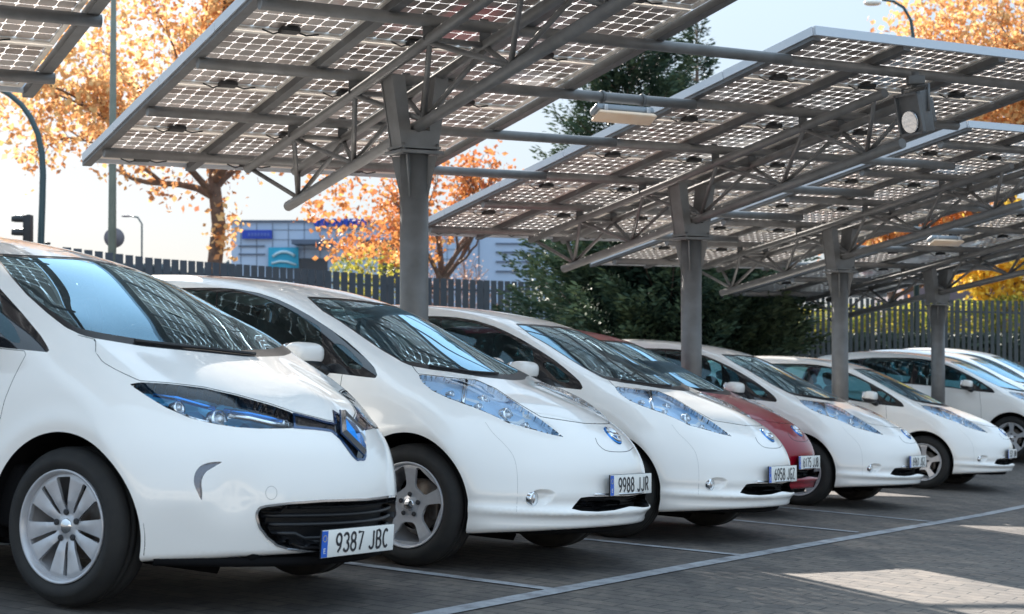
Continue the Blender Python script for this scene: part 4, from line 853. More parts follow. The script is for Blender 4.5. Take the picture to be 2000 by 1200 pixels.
# slope plane of the canopies: P runs level along the purlins, Td down the slope, CN upwards
DC = 10.9
Pd = azv(60.3); _e = R(-9.3); _d = azv(-29.7); Td = np.array([_d[0] * math.cos(_e), _d[1] * math.cos(_e), math.sin(_e)]); CN = np.cross(Td, Pd); CN /= np.linalg.norm(CN); CN = CN if CN[2] > 0 else -CN
Q0 = at(809, 160, DC) + CN * .25
STEP = azv(29.8) * 4.9; STEP[2] = -(STEP[0] * CN[0] + STEP[1] * CN[1]) / CN[2]
LQ = [-3.36, -2.40, -1.19, .03, 1.25, 2.47, 3.55]; PUR = [-2.85, -1.64, -.46, .74, 1.98, 3.14]; LP = [-1.43, -.505, .505, 1.60]
def cpt(Q, p, q, o=0.0): return Q + Pd * p - Td * q + CN * o
def build_canopy():
    Q = Q0; base = at(809, 300, DC).copy(); colx = base.copy(); base[2] = gz(base[0], base[1])
    root = empty('solar_canopy', 'x', 'solar canopy', loc=tuple(base)); AX = np.array([Pd, -Td, CN])
    L = lambda P: P - base
    # column and head
    fl = at(812, 300, DC)[2] - base[2]; H = fl
    c = MB(); c.tube([(0, 0, -.02), (0, 0, H)], .1, 32); c.tube([(0, 0, -.02), (0, 0, .03)], .19, 24); c.build('column', M_steel, root)
    hx = np.array([azv(60.3), azv(150.3), [0, 0, 1.]])      # across, towards the high end, up
    g = MB()
    for a in range(4):
        u = hx[0] * math.cos(a * math.pi / 2 + .78) + hx[1] * math.sin(a * math.pi / 2 + .78); v = np.cross(u, [0, 0, 1])
        g.prism([(.09, -.31), (.10, -.31), (.165, -.02), (.09, -.02)], (0, 0, H), [u, [0, 0, 1], v], .012)
    g.box((0, 0, H), (.33, .27, .026), hx, 0, .003)
    g.box((0, 0, H + .033), (.30, .24, .018), hx)
    for x_ in (-.13, .13):
        for y_ in (-.105, .105): g.tube([hx[0] * x_ + hx[1] * y_ + np.array([0, 0, H - .02]), hx[0] * x_ + hx[1] * y_ + np.array([0, 0, H + .06])], .012, 6)
    top = (at(809, 152, DC)[2] - base[2]) - H
    # U-shaped fork: front and back plates with outer sides
    for s in (-1, 1):
        poly = [(-.140, .03), (.140, .03), (.218, top), (.118, top), (.072, .15), (-.072, .15), (-.118, top), (-.218, top)]
        g.prism(poly, (0, 0, H) + hx[1] * s * .088, [hx[0], hx[2], hx[1]], .014)
    for s in (-1, 1):
        b0 = hx[0] * s * .134; b1 = hx[0] * s * .212; V = [np.array([0, 0, H]) + b + hx[1] * y + np.array([0, 0, z]) + hx[0] * s * o for o in (0, -.012) for b, z in ((b0, .03), (b1, top)) for y in (-.080, .080)]
        g.add(V, [(0, 1, 3, 2), (4, 6, 7, 5), (0, 2, 6, 4), (1, 5, 7, 3), (2, 3, 7, 6), (0, 4, 5, 1)])
        b0 = hx[0] * s * .072; b1 = hx[0] * s * .118; V = [np.array([0, 0, H]) + b + hx[1] * y + np.array([0, 0, z]) + hx[0] * s * o for o in (0, .010) for b, z in ((b0, .15), (b1, top)) for y in (-.080, .080)]
        g.add(V, [(0, 1, 3, 2), (4, 6, 7, 5), (0, 2, 6, 4), (1, 5, 7, 3), (2, 3, 7, 6), (0, 4, 5, 1)])
    g.build('column_head', M_steel, root)
    # three-chord truss
    TP = (-.245, .175); to = -.21; bo = -.58; qt = 2.68; qb = 2.42
    for p in TP: MB().tube([L(cpt(Q, p, -qt, to)), L(cpt(Q, p, qt + .3, to))], .038, 14).build('top_chord', M_steel, root)
    MB().tube([L(cpt(Q, -.01, -qb, bo)), L(cpt(Q, -.01, qb + .45, bo))], .042, 14).build('bottom_chord', M_steel, root)
    w = MB(); tn = [-2.60, -1.64, -.46, .74, 1.98, 2.85]; bn = [-2.2, -1.08, .12, 1.34, 2.45]
    for i, b_ in enumerate(bn):
        for p in TP:
            for q in ([tn[0], tn[1]], [tn[1], tn[2]], [tn[2], tn[3]], [tn[3], tn[4]], [tn[4], tn[5]])[i]: w.tube([L(cpt(Q, -.01, b_, bo + .02)), L(cpt(Q, p, q, to - .02))], .019, 8)
    for q in tn[1:-1]: w.tube([L(cpt(Q, TP[0], q, to)), L(cpt(Q, TP[1], q, to))], .019, 8)
    w.build('truss_web', M_steel, root)
    for q in PUR[1:5]:
        for p in TP: MB().prism([(-.05, -.1), (.05, -.1), (.03, .09), (-.03, .09)], L(cpt(Q, p, q, -.12)), [Pd, CN, -Td], .01).build('purlin_bracket', M_steeld, root)
    for i, q in enumerate(PUR): MB().tube([L(cpt(Q, -1.40 if i > 1 else -1.40, q, -.085)), L(cpt(Q, 2.76 if i < 4 else 1.57, q, -.085))], .041, 16).build('purlin', M_steel, root)
    for p in LP:
        e = .0 if abs(p) < 1 else (.035 if p < 0 else -.035)
        MB().box(L(cpt(Q, p + e, .065, -.030)), (.075, 6.94, .06), AX).build('rafter', M_steeld, root)
    for a, b_ in ((LP[0] - .004, 1), (LP[-1] + .004, 1)):
        f = MB(); n = len(LQ) - 1
        for k in range(n): f.box(L(cpt(Q, a, (LQ[k] + LQ[k + 1]) / 2, .0 + .002 * (k % 2))), (.022, LQ[k + 1] - LQ[k] - .006, .065), AX)
        f.build('edge_profile', M_edge, root)
    for q in (LQ[0], LQ[-1]): MB().box(L(cpt(Q, .085, q + (.012 if q > 0 else -.012), .0)), (3.03, .022, .07), AX).build('edge_profile', M_edge, root)
    # panels: frame, cells, junction box
    for r in range(6):
        q0, q1 = LQ[r] + .012, LQ[r + 1] - .012; wp = .905; first = None; nq = round((q1 - q0) / .1325)
        for k in range(3):
            pc = (LP[k] + LP[k + 1]) / 2 + (.03 if k == 0 else (-.03 if k == 2 else 0)); c0 = cpt(Q, pc, (q0 + q1) / 2)
            if first is None or k != 0:
                wp = (LP[k + 1] - LP[k]) - .085 - (.03 if k != 1 else 0)
            h = (q1 - q0) / 2; ww = wp / 2; fw = .034
            V = np.array([[-ww + fw, -h + fw, 0], [ww - fw, -h + fw, 0], [ww - fw, h - fw, 0], [-ww + fw, h - fw, 0]]) @ AX; npc = 7 if wp < .9 else 8
            uv = np.array([[0, 0], [npc, 0], [npc, nq], [0, nq]], float)
            pr = mesh_np('solar_panel', V, np.array([[0, 1, 2, 3]]), M_cell, root, smooth=False, uv=uv); pr.location = L(c0 + CN * .012)
            fr = MB()
            for s in (-1, 1): fr.box(np.array([s * (ww - fw / 2), 0, 0]) @ AX, (fw, 2 * h, .036), AX); fr.box(np.array([0, s * (h - fw / 2), 0]) @ AX, (2 * ww - 2 * fw - .001, fw, .036), AX)
            fr.build('panel_frame', M_alu, pr)
            jb = MB(); jb.box(np.array([-.02, -h + .075, -.022]) @ AX, (.13, .085, .03), AX, 0, .004); jb.tube([np.array([-.06, -h + .08, -.03]) @ AX, np.array([-.13, -h + .06, -.05]) @ AX, np.array([-.2, -h + .05, -.02]) @ AX], .006, 5); jb.tube([np.array([.03, -h + .08, -.03]) @ AX, np.array([.1, -h + .07, -.045]) @ AX, np.array([.2, -h + .045, -.02]) @ AX], .006, 5); jb.build('junction_box', M_jbox, pr)
    return root
can = build_canopy(); base0 = np.array(can.location)
CLAB = ['solar canopy on the nearest full column, which stands behind the white car 9988 JJR', 'solar canopy overhead at the left edge of the photo, its column out of view', 'second solar canopy back, a floodlight hanging from its high side', 'third solar canopy back, its column rising in front of the sixth car', 'farthest solar canopy, its column by the last white cars']
for k, ex, dx in ((-1, 0.0, 0), (1, .04, -.02), (2, .27, -.128), (3, .32, -.195)):
    c = copy_tree(can); st = STEP * k
    if k == -1: st = st + Pd * .38 + Td * .72
    st = st + np.array([dx, 0, 0]); tp = at(809, 300, DC) + st + np.array([0, 0, ex]); st = st + tp * {2: -.0195, 3: -.0155}.get(k, 0); c.location = base0 + st + np.array([0, 0, ex])
    if k in (-1, 3):      # no link tubes beyond this one
        for o in [o for o in c.children if o.name.startswith('purlin') and 'bracket' not in o.name]: bpy.data.objects.remove(o)
        for q in PUR: MB().tube([cpt(Q0, -1.40, q, -.085) - base0, cpt(Q0, 1.62, q, -.085) - base0], .041, 16).build('purlin', M_steel, c)
    # the column meets its own piece of ground
    col = [o for o in c.children if o.name.startswith('column') and 'head' not in o.name][0]; gnd = gz(base0[0] + st[0], base0[1] + st[1]); Hh = (at(812, 300, DC)[2] - base0[2]); z0 = gnd - (base0[2] + st[2] + ex)
    col.scale = (1, 1, (Hh - z0) / Hh); col.location = (0, 0, z0)
    c['label'] = CLAB[{-1: 1, 1: 2, 2: 3, 3: 4}[k]]
    c['group'] = 'solar canopies over the parking row'
can['label'] = CLAB[0]; can['group'] = 'solar canopies over the parking row'
# flat luminaire on the tube between the first and second canopies, another farther back
M_lum = mat('luminaire_cover', (.80, .58, .40), .4, noise=(6, .2, (.84, .66, .50)))
M_lumb = mat('luminaire_body', (.22, .25, .28), .45)
def luminaire(px, Y, q, label, Qk, p):
    c = cpt(Qk, p, q, -.085); r = empty('strip_luminaire', label, 'light fixture', 'strip lights hung under the canopy tubes', loc=tuple(c)); hx = np.array([Pd, azv(150.3), [0, 0, 1.]])
    b = MB(); hy = np.array([hx[0], hx[1] * .88 + hx[2] * .47, hx[2] * .88 - hx[1] * .47]); b.box((0, 0, -.105), (.54, .12, .055), hy, 0, .012); b.build('housing', M_lumb, r)
    d = MB(); d.box(np.array([0, 0, -.105]) - hy[2] * .052, (.56, .14, .035), hy, 0, .012, .92); d.build('diffuser', M_lum, r)
    for s in (-1, 1):
        k = MB(); k.lathe([(.045, -.012), (.050, -.012), (.050, .012), (.045, .012)], (Pd * s * .19), [azv(150.3), [0, 0, 1.], Pd], 16); k.tube([Pd * s * .19 + np.array([0, 0, -.045]), Pd * s * .19 + np.array([0, 0, -.095])], .008, 6); k.build('hanger', M_steeld, r)
        k = MB(); k.box(Pd * s * .20 + np.array([0, 0, -.105]) + hy[1] * .07 - hy[2] * .02, (.035, .012, .05), hx, 0, .003); k.build('clip', M_edge, r)
luminaire(1200, 0, PUR[2], 'strip light with peach cover hanging from the tube between the two nearest canopies', Q0, 2.06)
luminaire(1820, 0, PUR[2], 'distant strip light under the tube between the far canopies, above the farthest column', Q0 + STEP * 2 + np.array([-.12, 0, .27]), 2.25)
# floodlight
def floodlight():
    c = at(1788, 165, 12.2); r = empty('floodlight', 'dark square floodlight with round glass, hanging under the second canopy', 'floodlight', loc=tuple(c)); F_ = azv(243); F_[2] = -.22; F_ /= np.linalg.norm(F_); X_ = np.cross([0, 0, 1], F_); X_ /= np.linalg.norm(X_); U_ = np.cross(F_, X_); ax = [X_, U_, F_]; c2 = np.array([.0, 0, -.225])
    b = MB(); b.box(c2, (.27, .33, .10), ax, 0, .012); b.box(c2 - F_ * .08, (.20, .22, .08), ax, 0, .02, .8)
    for s in (-1, 1):
        b.box(c2 + U_ * s * .155 + F_ * .06, (.27, .02, .03), ax); b.box(c2 + X_ * s * .125 + F_ * .06, (.02, .33, .03), ax)
    b.build('housing', M_steeld, r)
    g = MB(); g.lathe([(.001, .052), (.03, .055), (.06, .058), (.076, .066), (.082, .074), (.088, .068), (.090, .05)], c2 - U_ * .06, ax, 32); g.build('reflector', mat('floodlight_reflector', (.5, .51, .53), .25, .9), r)
    g = MB(); g.lathe([(.001, .078), (.084, .078)], c2 - U_ * .06, ax, 32); g.build('front_glass', M_lens, r)
    y = MB(); y.tube([c2 + X_ * .15, X_ * .15 + np.array([0, 0, -.02]), X_ * -.15 + np.array([0, 0, -.02]), c2 - X_ * .15], .012, 6); y.tube([(0, 0, -.02), (0, 0, .10)], .03, 10); y.box((0, 0, .03), (.13, .1, .07), None, 0, .01); y.tube([(.0, .0, .05), (.1, .05, .0), (.04, .02, -.1)], .006, 6); y.build('yoke', M_steeld, r)
floodlight()
# ------------------------------------------------------------------ fences, street furniture, building
M_slat = mat('fence_slat', (.075, .088, .108), .5, .2, noise=(5, .2, (.09, .10, .12)))
M_slat2 = mat('fence_slat_grey', (.075, .085, .09), .55, .2)
def fence(pts, spacing, width, H, label, m):
    """pts: list of (x, y, ztop)"""
    P = [np.array(p, float) for p in pts]; r = empty('slat_fence', label, 'fence', loc=tuple(P[0] - np.array([0, 0, H]))); o = np.array(r.location)
    s = MB(); po = MB(); ra = MB()
    for a, b in zip(P[:-1], P[1:]):
        d = b - a; L = np.linalg.norm(d[:2]); n = int(L / spacing); t = d / L; t2 = np.array([t[0], t[1], 0]); nn = np.array([-t[1], t[0], 0.])
        for k in range(n):
            c = a + d * (k + .5) / n; s.box(c - np.array([0, 0, H / 2]) - o, (width, .012, H), [t2, nn, [0, 0, 1]])
        for z in (.25, H - .2): ra.box((a + b) / 2 - np.array([0, 0, z]) - o + nn * .035 * 1, (L, .03, .045), [d / np.linalg.norm(d), nn, [0, 0, 1]])
        for k in range(int(L / 2.5) + 1):
            c = a + t * 2.5 * k; po.box(c - np.array([0, 0, H / 2 + .05]) - o + nn * .075, (.07, .05, H + .05), [t2, nn, [0, 0, 1]])
    s.build('slats', m, r); ra.build('rail', m, r); po.build('post', m, r)
def tz(px, py, Y): return tuple(at(px, py, Y))
fence([tz(120, 482, 27.5), tz(300, 504.5, 29.5), tz(600, 526, 33.6), tz(800, 541.5, 36.0), tz(1075, 553, 39.5), tz(1320, 561, 42)], .235, .192, 2.3, 'dark slate slatted fence behind the cars, left of the big conifer', M_slat)
fence([tz(1440, 576, 38.0), tz(1530, 580, 37.0), tz(1700, 583, 35.4), tz(1865, 586, 33.8), tz(2100, 590, 31.6)], .142, .082, 1.55, 'grey slatted fence right of the big conifer, yellow bushes showing through its gaps', M_slat2)
M_pole = mat('green_grey_pole', (.17, .18, .14), .5, .2, noise=(4, .2, (.13, .14, .11)))
M_polet = mat('teal_pole', (.05, .085, .095), .45, .3)
M_sign = mat('sign_back', (.20, .18, .20), .6)
gb = lambda p, z=-1.1: (p[0], p[1], z)
# tall pole with the back of a round sign
p = at(219, 460, 34); r = empty('street_lamp', 'tall green-grey pole rising past the orange tree, a round sign fixed to it', 'street lamp', loc=gb(p)); h = 9.5
MB().tube([(0, 0, 0), (0, 0, 2.6), (.02, 0, h)], [.105, .09, .055], 14).build('pole', M_pole, r); k = MB(); k.tube([(.02, 0, h), (.3, 0, h + .5), (1.4, 0, h + .8)], .035, 8); superell(k, (1.6, 0, h + .8), (.35, .12, .08), 2.5, 16); k.build('lamp_arm', M_pole, r)
p = at(223, 465, 34.3); r = empty('round_sign', 'back of a round traffic sign on the tall green-grey pole', 'traffic sign', loc=tuple(p)); k = MB(); k.lathe([(.001, .0), (.215, .0), (.22, -.006), (.22, -.02), (.001, -.022)], (0, 0, 0), [azv(72), [0, 0, 1], azv(-18)], 40, sx=1); k.build('sign_plate', M_sign, r)
k = MB()
for z in (-.18, .18): k.tube([np.array([-.06, .1, z]), np.array([.08, .1, z])], .014, 6); k.tube([np.array([.0, -.02, z]), np.array([-.03, -.25, z])], .02, 6)
k.build('sign_bracket', M_edge, r)
# curved mast and signal head
p = at(80, 470, 32); r = empty('traffic_mast', 'teal mast curving over at the left edge, below the overhead canopy', 'traffic mast', loc=gb(p)); 
pts = [at(x, y, 32) - np.array(gb(p)) for x, y in ((80, 600), (80, 470), (82.5, 400), (84, 340), (82, 300), (74, 262), (60, 230), (42, 205), (20, 186), (-25, 160))]; pts[0][2] = 0; MB().tube(smooth3 if False else pts, [.075, .07, .068, .066, .064, .062, .06, .057, .055, .05], 12).build('mast', M_polet, r)
k = MB(); superell(k, at(93, 476, 32) - np.array(gb(p)), (.06, .05, .03), 3, 12); k.build('mast_fitting', M_black, r)
p = at(52, 446, 31.5); r = empty('traffic_light', 'dark traffic light seen from the side, hoods to the left, left of the curved mast', 'traffic light', loc=tuple(p)); k = MB(); k.box((.03, 0, -.16), (.15, .24, .86), None, 0, .02); k.build('housing', M_black, r)
for z in (.17, -.10, -.37):
    k = MB(); k.lathe([(.095, 0), (.098, .10), (.09, .235)], (-.045, 0, z), [[0, 1, 0], [0, 0, 1], [-1, 0, 0]], 20, a0=-.5, a1=math.pi + .5); k.lathe([(.001, .02), (.09, .015)], (-.045, 0, z), [[0, 1, 0], [0, 0, 1], [-1, 0, 0]], 20); k.build('signal_hood', M_black, r)
MB().tube([(.05, .12, -.5), (.05, .12, -2.5)], .05, 8).build('post', M_black, r)
# far thin lamp and the lamp over the right-hand tree
p = at(277, 490, 95); r = empty('street_lamp', 'thin distant street lamp against the white sky, between round sign and tree trunk', 'street lamp', loc=gb(p, -3)); t = at(277, 425, 95); MB().tube([(0, 0, 0), (0, 0, t[2] + 2.6), (-.25, 0, t[2] + 3.0), (-.7, 0, t[2] + 3.1)], .055, 8).build('pole', M_polet, r); k = MB(); superell(k, (-.95, 0, t[2] + 3.08), (.3, .12, .07), 2.5, 14); k.build('lamp_head', M_sign, r)
p = at(1782, 60, 46); r = empty('street_lamp', 'street lamp arching over the yellow tree at the top right', 'street lamp', loc=gb(p, -1.1)); o = np.array(gb(p, -1.1)); pts = [at(x, y, 46) - o for x, y in ((1790, 300), (1786, 90), (1779, 40), (1765, 15), (1745, 3), (1722, 0))]; pts[0][2] = 0
MB().tube(pts, [.09, .06, .05, .045, .04, .035], 10).build('pole', M_polet, r); k = MB(); superell(k, at(1704, 6, 46) - o, (.26, .14, .085), 2.4, 18); k.build('lamp_head', M_alu, r)
# grey building far behind
M_bld = mat('pale_blue_cladding', (.46, .56, .72), .5, noise=(.4, .2, (.42, .52, .67))); M_bld2 = mat('louvre_band', (.10, .13, .19), .5); M_bsign = mat('blue_sign', (.02, .06, .42), .5); M_ban = mat('cyan_banner', (.03, .36, .55), .6); M_ban2 = mat('banner_white', (.5, .68, .75), .6); M_bwin = mat('dark_window', (.03, .04, .06), .15)
YB = 120.0
def bpt(px, py, Y=YB): return at(px, py, Y)
b0 = bpt(455, 560); r = empty('office_building', 'pale blue-grey building far behind the fence, with blue signs and a cyan banner', 'building', loc=(b0[0], b0[1], -2)); o = np.array(r.location)
def bbox(name, x0, y0, x1, y1, m, dep=0.0, thick=.3, par=None, Y=YB):
    a, b = bpt(x0, y0, Y), bpt(x1, y1, Y); c = (a + b) / 2 - o; k = MB(); k.box(c + np.array([0, dep + thick / 2, 0]), (abs(b[0] - a[0]), thick, abs(a[2] - b[2])), None); return k.build(name, m, par or r)
bbox('wall', 452, 434, 905, 640, M_bld, 0, 14); bbox('wall', 905.2, 447, 1330, 640, M_bld, 1.0, 12); bbox('parapet', 450, 430.5, 906, 433.8, M_bld2, -.2, 14.4)
for y in (481, 497): bbox('louvre', 466, y - 1.3, 518, y + 1.3, M_bld2, -.12, .1)
for y in (475, 492, 510.5, 529.5): bbox('louvre', 968, y - 1.3, 1055, y + 1.3, M_bld2, .85, .1)
for x in range(470, 900, 31): bbox('cladding_joint', x, 436, x + .7, 640, M_bld2, -.04, .03)
for y in (449, 468, 487, 506, 524): bbox('cladding_joint', 532, y, 900, y + .7, M_bld2, -.045, .03)
bbox('cladding_joint', 934, 450, 935.6, 640, M_bld2, .92, .1)
s = bbox('sign_panel', 474, 450, 532, 467, M_bsign, -.3, .2)
for i in range(7): bbox('lettering', 486 + i * 6.2, 455.5, 489.8 + i * 6.2, 462, mat('sign_pale', (.10, .16, .50), .5), -.36, .04, s)
for i, w in enumerate((9, 9, 5, 9, 9, 9, 9, 9, 10)): bbox('roof_letter', 615 + i * 11.4, 428, 615 + i * 11.4 + w, 442, M_bsign, -.5, .25)
s = bbox('banner', 525, 484, 584, 524, M_ban, -.3, .08)
k = MB(); pts = [bpt(x, y) - o + np.array([0, -.38, 0]) for x, y in ((534, 502), (542, 496), (552, 492.5), (562, 493), (572, 497), (577, 501))]; k.tube(pts, .12, 6); pts = [bpt(x, y) - o + np.array([0, -.38, 0]) for x, y in ((532, 515), (548, 511), (562, 512), (580, 518))]; k.tube(pts, .10, 6); k.build('banner_wave', M_ban2, s)
bbox('window', 585, 505, 640, 560, M_bwin, -.1, .05); bbox('window', 700, 470, 780, 500, M_bwin, -.1, .05); bbox('window', 740, 505, 800, 560, M_bwin, -.1, .05); bbox('canopy_roof', 578, 472, 652, 480, M_bld2, -2.5, 2.5)
p = bpt(667, 520, 80); r2 = empty('kiosk', 'small pale kiosk behind the fence under the orange leaves', 'kiosk', loc=(p[0], p[1], -2)); k = MB(); k.box((0, 0, (p[2] + 2.3) / 2), (.85, .9, p[2] + 2.35)); k.build('wall', mat('kiosk_pale', (.42, .55, .56), .5), r2); k = MB(); k.box((0, 0, p[2] + 2.4), (1.0, 1.05, .08)); k.build('roof', M_bld2, r2)
p = bpt(1925, 600, 110); r2 = empty('apartment_block', 'dim brown apartment block behind the right-hand fence', 'building', loc=(p[0], p[1], -2)); k = MB(); k.box((0, 6, 2.4), (11, 10, 4.8)); k.build('wall', mat('brown_brick', (.16, .12, .13), .8, noise=(.6, .2, (.12, .10, .12))), r2)
for i in range(8): k = MB(); k.box((-4.4 + i * 1.25, .96, 2.9), (.6, .1, 1.1)); k.build('window', M_bwin, r2)
r3 = empty('office_building', 'pale sandy building added behind the camera for warm bounce light, seen only in reflections', 'building', loc=(6, -34, -1.2)); k = MB(); k.box((0, -5, 3.2), (90, 10, 8.2)); k.build('wall', mat('sandy_render', (.55, .50, .43), .8, noise=(.3, .2, (.48, .44, .38))), r3)  # unseen, added so paint and glass catch reflections and warm fill
for i in range(22):
    for j in range(2): k = MB(); k.box((-41 + i * 3.9, .06, 2.0 + j * 3.0), (1.9, .12, 1.4)); k.build('window', M_bwin, r3)
# ------------------------------------------------------------------ trees
rng = np.random.default_rng(5)
def leaf_mat(name, stops, trans=.38):
    m = bpy.data.materials.new(name); m.use_nodes = True; t = m.node_tree; b = t.nodes['Principled BSDF']; out = t.nodes['Material Output']; b.inputs['Roughness'].default_value = .6; b.inputs['Specular IOR Level'].default_value = .25
    uv = t.nodes.new('ShaderNodeUVMap'); uv.uv_map = 'uv'; sp = t.nodes.new('ShaderNodeSeparateXYZ'); r = t.nodes.new('ShaderNodeValToRGB'); e = r.color_ramp.elements
    while len(e) < len(stops): e.new(.5)
    for k, (p, c) in enumerate(stops): e[k].position = p; e[k].color = (*c, 1)
    t.links.new(uv.outputs[0], sp.inputs[0]); t.links.new(sp.outputs[0], r.inputs['Fac']); t.links.new(r.outputs[0], b.inputs['Base Color'])
    tl = t.nodes.new('ShaderNodeBsdfTranslucent'); t.links.new(r.outputs[0], tl.inputs[0]); mx = t.nodes.new('ShaderNodeMixShader'); mx.inputs[0].default_value = trans; t.links.new(b.outputs[0], mx.inputs[1]); t.links.new(tl.outputs[0], mx.inputs[2]); t.links.new(mx.outputs[0], out.inputs[0]); return m
M_lo = leaf_mat('autumn_leaves_gold', [(0, (.40, .16, .09)), (.35, (.60, .27, .12)), (.7, (.73, .41, .17)), (1, (.82, .58, .28))])
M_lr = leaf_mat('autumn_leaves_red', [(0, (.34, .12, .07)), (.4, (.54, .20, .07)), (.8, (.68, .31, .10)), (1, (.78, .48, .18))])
M_ly = leaf_mat('autumn_leaves_yellow', [(0, (.55, .26, .03)), (.5, (.78, .48, .05)), (1, (.85, .62, .10))])
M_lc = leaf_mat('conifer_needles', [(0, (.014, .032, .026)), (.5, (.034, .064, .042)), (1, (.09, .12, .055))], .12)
M_bark = mat('plane_bark', (.20, .135, .10), .9, noise=(6, .2, (.10, .07, .06)), bump=(20, .5, .02))
M_twig = mat('pale_twigs', (.30, .20, .17), .9)
def leaves(P, size, hue, flat=False, N=None):
    n = len(P); a = rng.normal(size=(n, 3)); a /= np.linalg.norm(a, axis=1)[:, None]; b = rng.normal(size=(n, 3)); b -= a * (a * b).sum(1)[:, None]; b /= np.linalg.norm(b, axis=1)[:, None]; c = np.cross(a, b)
    s = size * rng.uniform(.6, 1.3, n)[:, None]
    V = np.stack([P - b * s * .5, P + a * s * .42 + c * s * .1, P + b * s * .6, P - a * s * .42 + c * s * .1], 1).reshape(-1, 3); F = np.arange(4 * n).reshape(n, 4); uv = np.repeat(np.stack([hue, hue], 1), 4, 0); return V, F, uv
def grow(start, direc, L, r, depth, out, tips, up=.1, spread=.55, kids=(2, 4)):
    n = 5; pts = [start]; d = direc / np.linalg.norm(direc)
    for k in range(n):
        d = d + rng.normal(size=3) * .10 + np.array([0, 0, up * .1]); d /= np.linalg.norm(d); pts.append(pts[-1] + d * L / n)
    out.append((pts, np.linspace(r, r * .62, n + 1)))
    if depth <= 0: tips += pts[2:]; return
    tips += pts[4:] if depth < 3 else []
    for j in range(rng.integers(kids[0], kids[1] + 1)):
        at_ = pts[rng.integers(2, n + 1)] if j else pts[-1]; a = rng.normal(size=3); a -= d * (a @ d); a /= np.linalg.norm(a); nd = d * math.cos(spread) + a * math.sin(spread) * rng.uniform(.7, 1.3) + np.array([0, 0, up]); grow(at_, nd, L * rng.uniform(.62, .82), r * .6, depth - 1, out, tips, up, spread, kids)
def tree(name, label, px, Y, base_z, trunk_h, r0, crown, n_leaf, size, mleaf, group=None, hue=lambda P: 0, seed=1, depth=4, L0=2.4, cat='tree', keep=None, sig=.28, lean=(0, 0), mb=None):
    global rng; rng = np.random.default_rng(seed); p = at(px, 500, Y); b = np.array([p[0], p[1], base_z]); root = empty(name, label, cat, group, loc=tuple(b)); br = []; tips = []
    t = [np.array([lean[0] * k, lean[1] * k, trunk_h * k]) + rng.normal(size=3) * .03 * np.array([1, 1, 0]) for k in (0, .25, .5, .75, 1)]
    cc0, cr0 = np.array(crown[0], float) - b, np.array(crown[1], float)
    tr = MB(); tr.tube(t, [r0 * 1.35, r0 * 1.02, r0 * .9, r0 * .82, r0 * .72], 14)
    for j in range(5):
        a = j * 1.256 + rng.uniform(0, 1); grow(t[-1] - np.array([0, 0, rng.uniform(0, trunk_h * .25)]), np.array([math.cos(a) * .9, math.sin(a) * .9, rng.uniform(.3, 1.3)]), L0, r0 * .45, depth - 1, br, tips)
    grow(t[-1], np.array([0, 0, 1.]), L0, r0 * .6, depth - 1, br, tips)
    tr.build('trunk', mb or M_bark, root); k = MB()
    for pts, rad in br:
        if (((np.array(pts[-1]) - cc0) / cr0) ** 2).sum() > 1.5: continue
        k.tube(pts, np.maximum(rad, .012), 5 if rad[0] < .06 else 8, caps=False)
    k.build('branches', mb or M_bark, root)
    tips = np.array(tips); cc, cr = np.array(crown[0], float) - b, np.array(crown[1], float)
    q = ((tips - cc) / cr); ok = (q ** 2).sum(1) < 1.6; tips = tips[ok] if ok.sum() > 50 else tips
    # leaf clusters round the twig tips plus clusters through the crown's volume
    nc = max(10, int(len(tips) * .9)); extra = rng.normal(size=(nc, 3)); extra = extra / np.linalg.norm(extra, axis=1)[:, None] * rng.uniform(.25, 1, nc)[:, None] ** .5 * cr + cc
    cen = np.concatenate([tips, extra]); idx = rng.integers(0, len(cen), n_leaf); P = cen[idx] + rng.normal(size=(n_leaf, 3)) * sig * rng.uniform(.3, 1.2, (n_leaf, 1))
    P = P[P[:, 2] > 1.2]
    if keep is not None: P = P[keep(P + b)]
    h = np.clip(rng.normal(.5, .22, len(P)) + hue(P + b), 0, 1); V, F, uv = leaves(P, size, h); mesh_np('crown', V, F, mleaf, root, smooth=False, uv=uv)
    return root
def pxof(P): u, v = projv(P); return u, v
def keep_tree1(P):
    u, v = pxof(P); lim = np.interp(u, [-200, 0, 60, 130, 200, 260, 330, 400, 470, 560, 640], [380, 400, 400, 330, 350, 380, 440, 420, 440, 380, 330]); dens = np.interp(v - lim, [-170, -60, 0], [1, .55, .18]); return (v < lim) & (rng.uniform(size=len(P)) < dens)
c1 = at(285, 130, 42)
tree('plane_tree', 'big plane tree with golden orange leaves and a brown trunk, left of the near column', 428, 42, -1.1, 5.0, .23, ((c1[0], c1[1], c1[2] + .4), (5.0, 3.2, 4.4)), 19000, .17, M_lo, 'autumn trees beyond the fence', lambda P: .25 * np.clip((P[:, 2] - 4.2) / 3, -1.6, .8) - .12 * np.clip((P[:, 0] + 8) / 3, -1, 1.5), 3, 5, 2.6, keep=keep_tree1, lean=(-.15, 0), sig=.33)
M_yl = M_ly
tr = [o for o in bpy.data.objects if o.name.startswith('plane_tree')][0]
P = at(440, 455, 41.7) + rng.normal(size=(110, 3)) * np.array([.22, .2, .42]); V, F, uv = leaves(P - np.array(tr.location), .17, rng.uniform(.3, 1, 110)); mesh_np('trunk_leaves', V, F, M_lo, tr, smooth=False, uv=uv)
def keep2(P):
    u, v = pxof(P); lim = np.interp(u, [540, 600, 640, 700, 780, 850, 900, 960, 1010], [440, 500, 515, 505, 520, 520, 450, 440, 380]); d = np.interp(v, [260, 380, 470], [.35, .55, 1]); return (v < lim) & (rng.uniform(size=len(P)) < d)
c2 = at(790, 370, 44)
